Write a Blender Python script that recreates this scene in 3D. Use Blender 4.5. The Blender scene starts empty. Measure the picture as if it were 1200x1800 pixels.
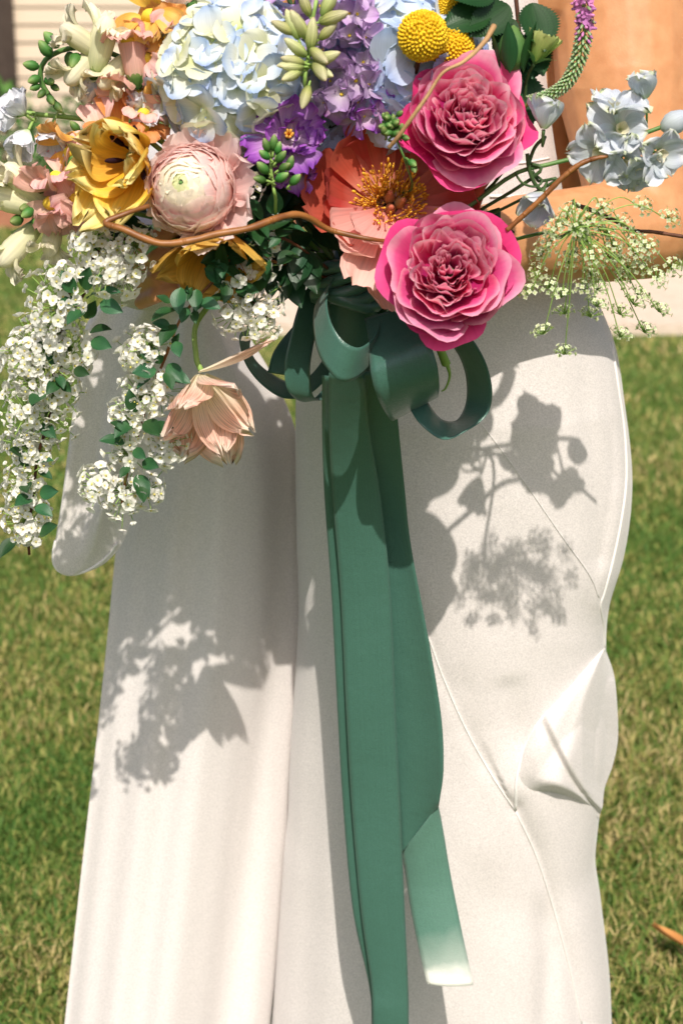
import bpy, math, random
import numpy as np
from mathutils import Vector, Matrix, Quaternion
PI = math.pi
SC = bpy.context.scene
COL = SC.collection
RNG = np.random.RandomState(7)
random.seed(7)

# ------------------------------------------------------------------ camera, light, exposure
PITCH = math.radians(18.0)
CAM = np.array([0.0, -1.75, 1.40])
FWD = np.array([0, math.cos(PITCH), -math.sin(PITCH)])
UPV = np.array([0, math.sin(PITCH), math.cos(PITCH)])
RGT = np.array([1.0, 0, 0])
cd = bpy.data.cameras.new('camera')
cam = bpy.data.objects.new('camera', cd); COL.objects.link(cam)
cam.location = CAM
cam.rotation_euler = (PI/2 - PITCH, 0, 0)
cd.sensor_fit = 'VERTICAL'; cd.sensor_height = 36; cd.sensor_width = 24; cd.lens = 60
cd.clip_start = 0.05; cd.clip_end = 300
cd.dof.use_dof = True; cd.dof.focus_distance = 1.47; cd.dof.aperture_fstop = 8.0
SC.camera = cam
SUN_EL, SUN_AZ = math.radians(51), math.radians(5)      # azimuth measured from -Y towards +X
W = bpy.data.worlds.new('World'); SC.world = W; W.use_nodes = True
nt = W.node_tree; nt.nodes.clear()
sky = nt.nodes.new('ShaderNodeTexSky'); sky.sky_type = 'NISHITA'; sky.sun_disc = False
sky.air_density = 0.65; sky.dust_density = 3.5; sky.ozone_density = 0.6
sky.sun_elevation = SUN_EL; sky.sun_rotation = PI - SUN_AZ
bg = nt.nodes.new('ShaderNodeBackground'); bg.inputs['Strength'].default_value = 0.12
wo = nt.nodes.new('ShaderNodeOutputWorld')
nt.links.new(sky.outputs[0], bg.inputs[0]); nt.links.new(bg.outputs[0], wo.inputs[0])
sd = bpy.data.lights.new('sun', 'SUN'); sd.energy = 4.4; sd.angle = math.radians(0.5); sd.color = (1.0, 0.93, 0.83)
sun = bpy.data.objects.new('sun', sd); COL.objects.link(sun)
SUNV = Vector((math.cos(SUN_EL)*math.sin(SUN_AZ), -math.cos(SUN_EL)*math.cos(SUN_AZ), math.sin(SUN_EL)))
sun.rotation_euler = SUNV.to_track_quat('Z', 'Y').to_euler()
SC.view_settings.view_transform = 'Standard'; SC.view_settings.look = 'None'
SC.view_settings.exposure = 0.15; SC.view_settings.gamma = 1.0
SC.view_settings.use_curve_mapping = False

# ------------------------------------------------------------------ helpers
def P(u, v, y):
    """photo pixel (1200x1800) at world depth y -> world point"""
    d = FWD + RGT*((u-600)/3000) - UPV*((v-900)/3000)
    return Vector(CAM + d*((y-CAM[1])/d[1]))
def G(u, v, z=0.0):
    d = FWD + RGT*((u-600)/3000) - UPV*((v-900)/3000)
    return Vector(CAM + d*((z-CAM[2])/d[2]))
def project(co):
    q = np.asarray(co) - CAM
    d = q@FWD
    return 600+3000*(q@RGT)/d, 900-3000*(q@UPV)/d
def D(x, y, z):
    """direction: right, up, towards the photographer"""
    return Vector(RGT*x + UPV*y - FWD*z).normalized()
def rnd(a=0.0, b=1.0): return random.uniform(a, b)
def smooth(a, b, x):
    t = np.clip((x-a)/(b-a), 0, 1); return t*t*(3-2*t)
WM = {}
def thing(name, label, cat, M=None, group=None):
    o = bpy.data.objects.new(name, None); COL.objects.link(o); o.empty_display_size = 0.02
    M = M if M is not None else Matrix()
    o.matrix_basis = M; WM[o] = M
    o['label'] = label; o['category'] = cat
    if group: o['group'] = group
    return o
def frame(loc, axis, spin=0.0):
    q = Vector(axis).to_track_quat('Z', 'Y')
    return Matrix.Translation(loc) @ q.to_matrix().to_4x4() @ Matrix.Rotation(spin, 4, 'Z')
def mesh(name, V, F, mats, T=None, S=None, mi=None, sm=True):
    me = bpy.data.meshes.new(name)
    me.from_pydata([tuple(map(float, v)) for v in V], [], [tuple(map(int, f)) for f in F])
    for m in (mats if isinstance(mats, (list, tuple)) else [mats]): me.materials.append(m)
    n = len(me.vertices)
    for nm, A in (('t', T), ('s', S)):
        if A is not None:
            at = me.attributes.new(nm, 'FLOAT', 'POINT'); at.data.foreach_set('value', np.asarray(A, np.float32)[:n])
    if mi is not None: me.polygons.foreach_set('material_index', np.asarray(mi, np.int32))
    if sm: me.polygons.foreach_set('use_smooth', np.ones(len(me.polygons), bool))
    me.update()
    return me
def obj(name, me, parent=None, M=None, **props):
    o = bpy.data.objects.new(name, me); COL.objects.link(o)
    if parent is not None: o.parent = parent
    if M is not None: o.matrix_basis = M
    WM[o] = (WM[parent] if parent is not None else Matrix()) @ (M if M is not None else Matrix())
    for k, v in props.items(): o[k] = v
    return o
class MB:
    """collects geometry for one mesh"""
    def __init__(s): s.V=[]; s.F=[]; s.T=[]; s.S=[]; s.mi=[]; s.n=0
    def add(s, g, mi=0, M=None):
        V, F, T, S = g
        V = np.asarray(V, float)
        if M is not None:
            A = np.array(M); V = V@A[:3,:3].T + A[:3,3]
        s.V.append(V); s.F += [tuple(i+s.n for i in f) for f in F]
        s.T.append(np.asarray(T, float)); s.S.append(np.asarray(S, float)); s.mi += [mi]*len(F); s.n += len(V)
        return s
    def mesh(s, name, mats, sm=True):
        return mesh(name, np.vstack(s.V), s.F, mats, np.concatenate(s.T), np.concatenate(s.S), s.mi, sm)
def grid_faces(nu, nv, wrap=False):
    F = []
    m = nv if wrap else nv+1
    for i in range(nu):
        for j in range(nv):
            j2 = (j+1) % m if wrap else j+1
            F.append((i*m+j, i*m+j2, (i+1)*m+j2, (i+1)*m+j))
    return F
def petal(L, Wd, a0=0.0, a1=0.0, cup=0.6, ruf=0.0, rf=3.0, prof='round', nu=7, nv=6, seed=0, fr=0.0, r0=0.0, serr=0.0, fold=0.0, a2=0.0):
    """petal/leaf grid: grows along +X, +Z is the flower's axis; a0/a1 bend (radians)"""
    r = np.random.RandomState(seed)
    t = np.linspace(0, 1, nu+1); s = np.linspace(-1, 1, nv+1)
    te = np.clip(t, 0, 0.99)
    phi = a0 + a1*t + a2*t*t
    if prof == 'round':
        w = (0.22+0.78*np.sin(PI/2*np.minimum(1, te/0.58)))*np.sqrt(np.clip(1-np.clip((te-.58)/.42, 0, 1)**2, 0, 1))
    elif prof == 'point':
        w = np.sin(PI*te**0.85)**0.9+0.02
    elif prof == 'fan':
        w = (0.15+0.85*te**0.8)*np.sqrt(np.clip(1-np.clip((te-.78)/.22, 0, 1)**2*0.8, 0, 1))
    else:
        w = np.sqrt(te+.01)*np.sqrt(np.clip(1-te**5, 0, 1))
    w = w*Wd
    if serr: w = w*(1-serr*np.abs(((np.arange(nu+1)*0.5) % 1.0)*2-1)*np.sign(t*(1-t)))
    dt = 1.0/nu
    cx = r0+np.concatenate([[0], np.cumsum((np.cos(phi[1:])+np.cos(phi[:-1]))/2*L*dt)])
    cz = np.concatenate([[0], np.cumsum((np.sin(phi[1:])+np.sin(phi[:-1]))/2*L*dt)])
    p1, p2, p3 = r.rand(3)*6.28
    T, S_ = np.meshgrid(t, s, indexing='ij')
    ww = w[:, None]; c = max(cup, 1e-3) if cup >= 0 else cup
    yy = ww*np.sin(S_*c)/c
    off = ww*(1-np.cos(S_*c))/c + fold*ww*np.abs(S_)
    off = off + ruf*L*T**1.6*(np.sin(rf*PI*S_+p1)*0.6+np.sin(rf*1.7*PI*S_+p2+3*T)*0.4)
    ext = np.ones_like(T)
    if fr: ext = 1 + fr*(r.rand(nv+1)[None, :]-.5)*T**4*2
    ph = phi[:, None]
    ex = (cx[:, None]-r0)*ext+r0
    X = ex - np.sin(ph)*off; Z = cz[:, None]*ext + np.cos(ph)*off
    V = np.stack([X, yy, Z], -1).reshape(-1, 3)
    return V, grid_faces(nu, nv), T.ravel(), S_.ravel()
def cupp(rk, zk, rb, zb, span, curl, wav, seed, nu=8, nv=10, pw=0.8):
    """a petal that is a piece of a cup wall round the flower's axis"""
    r = np.random.RandomState(seed)
    T, S_ = np.meshgrid(np.linspace(0, 1, nu+1), np.linspace(-1, 1, nv+1), indexing='ij')
    p = r.rand(4)*6.28
    tt = T*np.sqrt(1-0.5*np.abs(S_)**3)*(1-0.06*np.abs(np.sin(1.5*S_+p[3])))
    R = rb+(rk-rb)*np.sin(np.clip(tt, 0, 1)*PI/2)**pw
    Z = zb+(zk-zb)*tt**1.35
    c = np.clip((tt-.62)/.38, 0, 1)**2
    R = R*(1+0.07*np.sin(3.1*S_+p[0])*tt)+curl*c
    Z = Z-0.55*curl*c+wav*(np.sin(4*S_+p[1])+.6*np.sin(8.3*S_+p[2]))*tt**3
    R = R+wav*0.9*np.sin(6.1*S_+p[3])*tt**3
    A = S_*span/2*(0.55+0.45*np.minimum(1, tt/.5))
    V = np.stack([R*np.cos(A), R*np.sin(A), Z], -1).reshape(-1, 3)
    return V, grid_faces(nu, nv), T.ravel(), S_.ravel()
def catmull(pts, n):
    """resample a polyline (rows of any width) smoothly to n rows"""
    A = np.asarray([list(p) for p in pts], float)
    k = len(A)
    E = np.vstack([2*A[0]-A[1], A, 2*A[-1]-A[-2]])
    x = np.linspace(0, k-1-1e-9, n); i = x.astype(int); f = (x-i)[:, None]
    a, b, c, d = E[i], E[i+1], E[i+2], E[i+3]
    return 0.5*((2*b)+(c-a)*f+(2*a-5*b+4*c-d)*f**2+(3*b-a-3*c+d)*f**3)
def tube(pts, rad, n=7, sm=None, wob=0.0):
    A = np.asarray([list(p) for p in pts], float)
    if sm: 
        rr = np.asarray(rad if hasattr(rad, '__len__') else [rad]*len(A), float)
        Q = catmull(np.hstack([A, rr[:, None]]), sm); A = Q[:, :3]; rad = Q[:, 3]
    m = len(A); rad = np.asarray(rad if hasattr(rad, '__len__') else [rad]*m, float)
    tan = np.gradient(A, axis=0); tan /= np.linalg.norm(tan, axis=1)[:, None]+1e-12
    nrm = np.cross(tan[0], [0.3, 0.9, 0.2]); nrm /= np.linalg.norm(nrm)
    V = []; ang = np.linspace(0, 2*PI, n, endpoint=False)
    for i in range(m):
        nrm = nrm-tan[i]*(nrm@tan[i]); nrm /= np.linalg.norm(nrm); b = np.cross(tan[i], nrm)
        w = 1+wob*np.sin(ang*2+i*0.9)+wob*0.8*math.sin(i*1.7)
        V.append(A[i]+(np.cos(ang)*w)[:, None]*nrm*rad[i]+(np.sin(ang)*w)[:, None]*b*rad[i])
    V = np.vstack(V); F = grid_faces(m-1, n, True)
    F.append(tuple(range(n))[::-1]); F.append(tuple((m-1)*n+j for j in range(n)))
    return V, F, np.repeat(np.linspace(0, 1, m), n), np.tile(np.cos(ang), m)
def lathe(prof, n=10):
    """prof: list of (radius, z)"""
    pr = np.asarray(prof, float); ang = np.linspace(0, 2*PI, n, endpoint=False)
    V = np.vstack([np.stack([r*np.cos(ang), r*np.sin(ang), np.full(n, z)], -1) for r, z in pr])
    F = grid_faces(len(pr)-1, n, True)
    return V, F, np.repeat(np.linspace(0, 1, len(pr)), n), np.tile(np.cos(ang), len(pr))
def ball(r, n=8, m=6, sz=1.0):
    return lathe([(r*max(1e-4, math.sin(PI*i/m)), -r*sz*math.cos(PI*i/m)) for i in range(m+1)], n)
def RZ(a): return Matrix.Rotation(a, 4, 'Z')
def RX(a): return Matrix.Rotation(a, 4, 'X')
def RY(a): return Matrix.Rotation(a, 4, 'Y')
def TR(x, y, z): return Matrix.Translation((x, y, z))
def SCL(s): return Matrix.Scale(s, 4)
def stem_world(parent, name, pts, rad, mat, n=7, sm=24, wob=0.0):
    g = tube(pts, rad, n, sm, wob)
    inv = WM[parent].inverted()
    me = MB().add(g, 0, inv).mesh(name, mat)
    return obj(name, me, parent)

# ------------------------------------------------------------------ materials
def base_mat(name):
    m = bpy.data.materials.new(name); m.use_nodes = True
    nt = m.node_tree; nt.nodes.clear()
    return m, nt, nt.nodes.new('ShaderNodeOutputMaterial')
def ramp(nt, stops):
    r = nt.nodes.new('ShaderNodeValToRGB'); e = r.color_ramp.elements
    while len(e) < len(stops): e.new(0.5)
    for k, (p, c) in zip(e, stops): k.position = p; k.color = (*c, 1)
    return r
def petal_mat(name, stops, vein=0.12, transl=0.3, rough=0.55, var=0.12, hue=0.012, nscale=60.0, veinf=26.0, sheen=0.0, spec=0.25):
    m, nt, out = base_mat(name); N = nt.nodes.new; L = nt.links.new
    at = N('ShaderNodeAttribute'); at.attribute_name = 't'
    as_ = N('ShaderNodeAttribute'); as_.attribute_name = 's'
    tc = N('ShaderNodeTexCoord'); no = N('ShaderNodeTexNoise'); no.inputs['Scale'].default_value = nscale; no.inputs['Detail'].default_value = 4
    L(tc.outputs['Object'], no.inputs['Vector'])
    ad = N('ShaderNodeMath'); ad.operation = 'MULTIPLY_ADD'; L(no.outputs[0], ad.inputs[0]); ad.inputs[1].default_value = 0.30
    sb = N('ShaderNodeMath'); sb.operation = 'SUBTRACT'; L(at.outputs['Fac'], sb.inputs[0]); sb.inputs[1].default_value = 0.15
    L(sb.outputs[0], ad.inputs[2])
    rp = ramp(nt, stops); L(ad.outputs[0], rp.inputs[0])
    # veins running along the petal
    cb = N('ShaderNodeCombineXYZ'); L(as_.outputs['Fac'], cb.inputs[0]); 
    tm = N('ShaderNodeMath'); tm.operation = 'MULTIPLY'; L(at.outputs['Fac'], tm.inputs[0]); tm.inputs[1].default_value = 0.08
    L(tm.outputs[0], cb.inputs[1])
    vn = N('ShaderNodeTexNoise'); vn.inputs['Scale'].default_value = veinf*0.5; vn.inputs['Detail'].default_value = 3
    L(cb.outputs[0], vn.inputs['Vector'])
    oi = N('ShaderNodeObjectInfo')
    v1 = N('ShaderNodeMapRange'); L(vn.outputs[0], v1.inputs[0]); v1.inputs[1].default_value = .3; v1.inputs[2].default_value = .7
    v1.inputs[3].default_value = 1-vein; v1.inputs[4].default_value = 1+vein
    v2 = N('ShaderNodeMapRange'); L(oi.outputs['Random'], v2.inputs[0]); v2.inputs[3].default_value = 1-var; v2.inputs[4].default_value = 1+var
    mu = N('ShaderNodeMath'); mu.operation = 'MULTIPLY'; L(v1.outputs[0], mu.inputs[0]); L(v2.outputs[0], mu.inputs[1])
    hs = N('ShaderNodeHueSaturation'); L(rp.outputs[0], hs.inputs['Color']); L(mu.outputs[0], hs.inputs['Value'])
    hr = N('ShaderNodeMapRange'); L(oi.outputs['Random'], hr.inputs[0]); hr.inputs[3].default_value = .5-hue; hr.inputs[4].default_value = .5+hue
    L(hr.outputs[0], hs.inputs['Hue'])
    pb = N('ShaderNodeBsdfPrincipled'); L(hs.outputs[0], pb.inputs['Base Color']); pb.inputs['Roughness'].default_value = rough
    pb.inputs['Specular IOR Level'].default_value = spec
    if sheen: pb.inputs['Sheen Weight'].default_value = sheen
    bp = N('ShaderNodeBump'); bp.inputs['Strength'].default_value = 0.2; bp.inputs['Distance'].default_value = 0.001
    L(vn.outputs[0], bp.inputs['Height']); L(bp.outputs[0], pb.inputs['Normal'])
    tl = N('ShaderNodeBsdfTranslucent'); L(hs.outputs[0], tl.inputs['Color'])
    mx = N('ShaderNodeMixShader'); mx.inputs[0].default_value = transl
    L(pb.outputs[0], mx.inputs[1]); L(tl.outputs[0], mx.inputs[2]); L(mx.outputs[0], out.inputs[0])
    return m
def plain_mat(name, c1, c2=None, scale=40.0, rough=0.6, spec=0.3, bump=0.2, bdist=0.001, stretch=(1, 1, 1), sss=0.0, sheen=0.0, coord='Object', detail=5, lo=.35, hi=.65, pores=0.0):
    m, nt, out = base_mat(name); N = nt.nodes.new; L = nt.links.new
    tc = N('ShaderNodeTexCoord'); mp = N('ShaderNodeMapping'); mp.inputs['Scale'].default_value = stretch
    L(tc.outputs[coord], mp.inputs[0])
    no = N('ShaderNodeTexNoise'); no.inputs['Scale'].default_value = scale; no.inputs['Detail'].default_value = detail
    L(mp.outputs[0], no.inputs['Vector'])
    rp = ramp(nt, [(lo, c1), (hi, c2 or c1)]); L(no.outputs[0], rp.inputs[0])
    pb = N('ShaderNodeBsdfPrincipled'); L(rp.outputs[0], pb.inputs['Base Color'])
    pb.inputs['Roughness'].default_value = rough; pb.inputs['Specular IOR Level'].default_value = spec
    if sss: pb.inputs['Subsurface Weight'].default_value = sss; pb.inputs['Subsurface Radius'].default_value = (.01, .004, .002); pb.inputs['Subsurface Scale'].default_value = 1.0
    if sheen: pb.inputs['Sheen Weight'].default_value = sheen
    if bump:
        bp = N('ShaderNodeBump'); bp.inputs['Strength'].default_value = bump; bp.inputs['Distance'].default_value = bdist
        L(no.outputs[0], bp.inputs['Height']); L(bp.outputs[0], pb.inputs['Normal'])
        if pores:
            vo = N('ShaderNodeTexVoronoi'); vo.inputs['Scale'].default_value = 420; L(tc.outputs[coord], vo.inputs['Vector'])
            b2 = N('ShaderNodeBump'); b2.inputs['Strength'].default_value = pores; b2.inputs['Distance'].default_value = .0006
            L(vo.outputs[0], b2.inputs['Height']); L(bp.outputs[0], b2.inputs['Normal']); L(b2.outputs[0], pb.inputs['Normal'])
    L(pb.outputs[0], out.inputs[0])
    return m
def fabric_mat(name, col, rough, weave, transl, sheen=0.3, spec=0.3, endcol=None, var=0.04, aniso=0.0, soft=0.25, streak=0.0, sscale=14):
    m, nt, out = base_mat(name); N = nt.nodes.new; L = nt.links.new
    tc = N('ShaderNodeTexCoord')
    no = N('ShaderNodeTexNoise'); no.inputs['Scale'].default_value = weave; no.inputs['Detail'].default_value = 2
    L(tc.outputs['Object'], no.inputs['Vector'])
    n2 = N('ShaderNodeTexNoise'); n2.inputs['Scale'].default_value = sscale; n2.inputs['Detail'].default_value = 3
    L(tc.outputs['Object'], n2.inputs['Vector'])
    a = tuple(c*(1-var) for c in col); b = tuple(min(1, c*(1+var)) for c in col)
    rp = ramp(nt, [(.35, a), (.65, b)]); L(no.outputs[0], rp.inputs[0])
    colo = rp.outputs[0]
    if streak:
        a1 = N('ShaderNodeAttribute'); a1.attribute_name = 's'; a2 = N('ShaderNodeAttribute'); a2.attribute_name = 't'
        cx = N('ShaderNodeCombineXYZ'); L(a1.outputs['Fac'], cx.inputs[0]); L(a2.outputs['Fac'], cx.inputs[1])
        mp = N('ShaderNodeMapping'); mp.inputs['Scale'].default_value = (40, 1.0, 1); L(cx.outputs[0], mp.inputs[0])
        n3 = N('ShaderNodeTexNoise'); n3.inputs['Scale'].default_value = 1.0; n3.inputs['Detail'].default_value = 5; L(mp.outputs[0], n3.inputs[0])
        mr3 = N('ShaderNodeMapRange'); L(n3.outputs[0], mr3.inputs[0]); mr3.inputs[1].default_value = .3; mr3.inputs[2].default_value = .7; mr3.inputs[3].default_value = 1-streak; mr3.inputs[4].default_value = 1+streak
        h3 = N('ShaderNodeHueSaturation'); L(colo, h3.inputs['Color']); L(mr3.outputs[0], h3.inputs['Value']); colo = h3.outputs[0]
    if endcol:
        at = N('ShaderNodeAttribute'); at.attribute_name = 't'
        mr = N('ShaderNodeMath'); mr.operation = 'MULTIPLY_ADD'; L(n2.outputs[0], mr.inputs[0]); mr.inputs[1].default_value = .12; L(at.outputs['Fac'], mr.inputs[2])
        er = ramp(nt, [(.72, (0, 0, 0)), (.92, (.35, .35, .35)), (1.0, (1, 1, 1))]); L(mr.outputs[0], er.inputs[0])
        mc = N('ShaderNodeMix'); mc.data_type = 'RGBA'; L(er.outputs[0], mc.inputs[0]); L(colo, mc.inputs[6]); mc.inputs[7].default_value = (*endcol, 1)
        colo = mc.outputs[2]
    pb = N('ShaderNodeBsdfPrincipled'); L(colo, pb.inputs['Base Color']); pb.inputs['Roughness'].default_value = rough
    pb.inputs['Specular IOR Level'].default_value = spec; pb.inputs['Sheen Weight'].default_value = sheen
    if aniso: pb.inputs['Anisotropic'].default_value = aniso
    bp = N('ShaderNodeBump'); bp.inputs['Strength'].default_value = 0.5; bp.inputs['Distance'].default_value = 0.0006
    L(no.outputs[0], bp.inputs['Height'])
    b2 = N('ShaderNodeBump'); b2.inputs['Strength'].default_value = soft; b2.inputs['Distance'].default_value = 0.006
    L(n2.outputs[0], b2.inputs['Height']); L(bp.outputs[0], b2.inputs['Normal']); L(b2.outputs[0], pb.inputs['Normal'])
    tl = N('ShaderNodeBsdfTranslucent'); L(colo, tl.inputs['Color'])
    mx = N('ShaderNodeMixShader'); mx.inputs[0].default_value = transl
    L(pb.outputs[0], mx.inputs[1]); L(tl.outputs[0], mx.inputs[2]); L(mx.outputs[0], out.inputs[0])
    return m
M = {}
M['skin'] = plain_mat('skin', (.49, .215, .09), (.61, .305, .145), 70, .46, .35, .08, .001, sss=.12, pores=.12, detail=9, lo=.2, hi=.8)
M['hand'] = M['skin']
M['hair'] = plain_mat('hair', (.06, .03, .015), (.12, .06, .03), 80, .4, .4)
M['dress'] = fabric_mat('ivory_crepe', (.735, .688, .668), .46, 750, .12, .3, .4, soft=.12, var=.13)
M['sleeve'] = fabric_mat('ivory_satin', (.765, .720, .702), .30, 750, .16, .2, .6, soft=.12, var=.11)
M['piping'] = fabric_mat('piping', (.84, .81, .78), .4, 700, .05, soft=0)
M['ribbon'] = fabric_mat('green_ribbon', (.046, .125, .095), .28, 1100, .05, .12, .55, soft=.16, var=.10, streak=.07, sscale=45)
M['ribbon_end_sunlit'] = fabric_mat('green_ribbon_sunlit_frayed', (.088, .20, .150), .45, 1100, .12, .25, .4, endcol=(.72, .73, .66), soft=.16, var=.10, streak=.06, sscale=45)  # lighter green paints in the sun on this tail; whitish tip is frayed ribbon
M['twig'] = plain_mat('twig_bark', (.15, .05, .012), (.30, .12, .03), 45, .45, .4, .6, .0015, (1, 1, 1))
M['twig_pale'] = plain_mat('twig_bark_pale', (.30, .16, .07), (.45, .28, .13), 60, .6, .3, .6, .001)
M['twig_dark'] = plain_mat('twig_bark_dark', (.05, .02, .012), (.13, .05, .025), 60, .6, .3, .5, .001)
M['stem'] = plain_mat('green_stem', (.06, .15, .035), (.12, .24, .06), 60, .45, .4, .2)
M['stem_lime'] = plain_mat('lime_stem', (.20, .34, .07), (.30, .44, .12), 60, .5, .3, .2)
M['stem_dark'] = plain_mat('dark_stem', (.035, .075, .025), (.06, .11, .035), 60, .5, .3, .2)
g_ = lambda a, b, c: [(0, a), (.5, b), (1, c)]
M['leaf'] = petal_mat('dark_leaf', g_((.018, .06, .02), (.012, .05, .018), (.018, .06, .022)), .25, .22, .38, .3, .02, spec=.4)
M['leaf_blue'] = petal_mat('spirea_leaf', g_((.035, .115, .032), (.022, .085, .028), (.028, .095, .035)), .2, .22, .42, .4, .025, spec=.4)
M['leaf_rose'] = petal_mat('rose_leaf', g_((.02, .075, .02), (.016, .068, .02), (.02, .08, .025)), .3, .25, .4, .25, .02, spec=.4)
M['sepal'] = petal_mat('sepal_green', g_((.10, .24, .06), (.08, .22, .06), (.16, .30, .08)), .2, .25, .5, .2, .02)
M['bud_lime'] = petal_mat('lime_bud', g_((.25, .42, .08), (.40, .52, .14), (.55, .60, .22)), .15, .3)
M['rose'] = petal_mat('rose_pink', [(0, (.46, .008, .11)), (.48, (.70, .035, .23)), (.80, (.80, .13, .34)), (1, (.89, .42, .56))], .06, .34, .5, .16, .008)
M['rose_in'] = petal_mat('rose_pink_inner', [(0, (.48, .010, .12)), (.46, (.74, .05, .25)), (.76, (.84, .22, .40)), (1, (.95, .60, .68))], .06, .36, .5, .14, .008)
M['rose_deep'] = petal_mat('rose_pink_deep', [(0, (.46, .006, .08)), (.5, (.66, .015, .17)), (1, (.74, .07, .27))], .08, .34, .5, .12, .006)
M['peony'] = petal_mat('peony_coral', [(0, (.84, .52, .44)), (.28, (.76, .27, .20)), (.55, (.60, .095, .062)), (1, (.60, .13, .09))], .10, .40, .5, .12, .008)
M['peony_pale'] = petal_mat('peony_faded', [(0, (.75, .25, .22)), (.4, (.82, .38, .34)), (1, (.86, .52, .46))], .14, .36, .5, .12, .008)
M['anther'] = petal_mat('stamen_yellow', [(0, (.55, .20, .03)), (.4, (.80, .36, .03)), (1, (.88, .52, .07))], .1, .1, .6, .25, .02)
M['pistil'] = petal_mat('pistil', [(0, (.45, .30, .12)), (1, (.55, .14, .08))], .1, .1)
M['ran0'] = petal_mat('ranunculus_heart', [(0, (.45, .55, .15)), (1, (.72, .74, .42))], .05, .3, .5, .1)
M['ran1'] = petal_mat('ranunculus_cream', [(0, (.76, .66, .42)), (1, (.92, .84, .70))], .06, .34, .5, .08)
M['ran2'] = petal_mat('ranunculus_pink', [(0, (.88, .46, .41)), (.7, (.92, .57, .51)), (1, (.95, .78, .73))], .06, .40, .5, .08)
M['ran3'] = petal_mat('ranunculus_outer', [(0, (.88, .52, .47)), (.6, (.93, .64, .59)), (1, (.95, .79, .75))], .07, .42, .5, .06)
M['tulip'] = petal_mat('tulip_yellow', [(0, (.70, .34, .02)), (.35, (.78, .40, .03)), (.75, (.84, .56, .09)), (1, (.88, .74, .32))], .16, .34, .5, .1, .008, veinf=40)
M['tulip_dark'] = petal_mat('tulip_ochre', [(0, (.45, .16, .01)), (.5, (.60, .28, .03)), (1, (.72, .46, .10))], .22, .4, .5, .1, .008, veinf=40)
M['tulip_pale'] = petal_mat('tulip_peach', [(0, (.84, .78, .56)), (.4, (.86, .70, .56)), (.72, (.84, .50, .38)), (.9, (.86, .56, .46)), (1, (.88, .74, .62))], .38, .36, .5, .1, .008, veinf=46)
M['black'] = plain_mat('dark_anther', (.012, .004, .008), (.03, .01, .014), 200, .8, .1)
M['hyd_a'] = petal_mat('hydrangea_white_blue', [(0, (.58, .61, .30)), (.25, (.80, .81, .66)), (.55, (.77, .81, .82)), (.8, (.62, .71, .83)), (1, (.40, .52, .78))], .07, .34, .55, .10, .01)
M['hyd_b'] = petal_mat('hydrangea_cream', [(0, (.46, .54, .14)), (.4, (.74, .76, .46)), (1, (.82, .83, .70))], .07, .34, .55, .10, .01)
M['hyd_c'] = petal_mat('hydrangea_blue', [(0, (.70, .74, .60)), (.3, (.66, .74, .84)), (.75, (.56, .66, .84)), (1, (.40, .52, .78))], .07, .34, .55, .12, .012)
M['hyd_eye'] = petal_mat('hydrangea_eye', [(0, (.35, .45, .10)), (1, (.55, .62, .25))], .05, .1)
M['lav'] = petal_mat('lavender_floret', [(0, (.66, .58, .64)), (.4, (.56, .42, .62)), (1, (.46, .28, .58))], .14, .32, .55, .25, .02)
M['purple'] = petal_mat('purple_ruffle', [(0, (.72, .62, .66)), (.5, (.56, .34, .60)), (.85, (.36, .12, .50)), (1, (.26, .06, .42))], .24, .32, .5, .15, .015)
M['delph'] = petal_mat('delphinium_ice', [(0, (.50, .62, .36)), (.22, (.60, .66, .66)), (.7, (.58, .63, .72)), (.92, (.74, .77, .80)), (1, (.66, .72, .50))], .10, .34, .55, .08, .012)
M['delph_w'] = petal_mat('delphinium_white', [(0, (.55, .66, .32)), (.25, (.74, .76, .74)), (1, (.76, .77, .84))], .10, .34, .55, .08, .012)
M['cream'] = petal_mat('cream_bloom', [(0, (.40, .50, .16)), (.3, (.76, .74, .48)), (1, (.86, .80, .64))], .14, .34, .55, .08, .012)
M['peach'] = petal_mat('peach_bloom', [(0, (.76, .62, .40)), (.4, (.84, .54, .42)), (1, (.84, .50, .42))], .14, .34, .55, .12, .02)
M['orange'] = petal_mat('orange_bloom', [(0, (.80, .50, .10)), (.5, (.82, .38, .09)), (1, (.84, .42, .16))], .14, .34, .55, .12, .02)
M['pinkb'] = petal_mat('pink_bloom', [(0, (.84, .60, .45)), (1, (.80, .44, .46))], .14, .34, .55, .12, .02)
M['palate'] = petal_mat('yellow_palate', [(0, (.82, .55, .05)), (1, (.86, .66, .06))], .05, .15)
M['bud'] = petal_mat('green_bud', [(0, (.03, .12, .022)), (.55, (.07, .19, .035)), (1, (.34, .42, .14))], .2, .2, .55, .25, .02, spec=.4)
M['bud_cream'] = petal_mat('cream_bud', [(0, (.16, .28, .06)), (.35, (.42, .46, .16)), (.8, (.60, .58, .34)), (1, (.50, .36, .22))], .45, .25, .5, .15, .02)
M['spw'] = petal_mat('spirea_white', [(0, (.80, .80, .50)), (.25, (.89, .88, .80)), (1, (.91, .90, .86))], .03, .40, .55, .07, .012)
M['spy'] = petal_mat('spirea_eye', [(0, (.55, .50, .10)), (1, (.70, .62, .18))], .05, .1)
M['ammi'] = petal_mat('umbel_floret', [(0, (.48, .58, .22)), (1, (.82, .84, .66))], .05, .3)
M['ver'] = petal_mat('veronica_pink', [(0, (.62, .22, .52)), (1, (.68, .26, .56))], .1, .25, .6, .25, .02)
M['verg'] = petal_mat('veronica_bud', [(0, (.14, .28, .08)), (.6, (.34, .48, .22)), (1, (.66, .64, .56))], .1, .2, .6, .2, .02)
M['craspedia'] = plain_mat('craspedia_yellow', (.60, .36, .01), (.82, .56, .035), 260, .8, .1, .5, .001)
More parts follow.
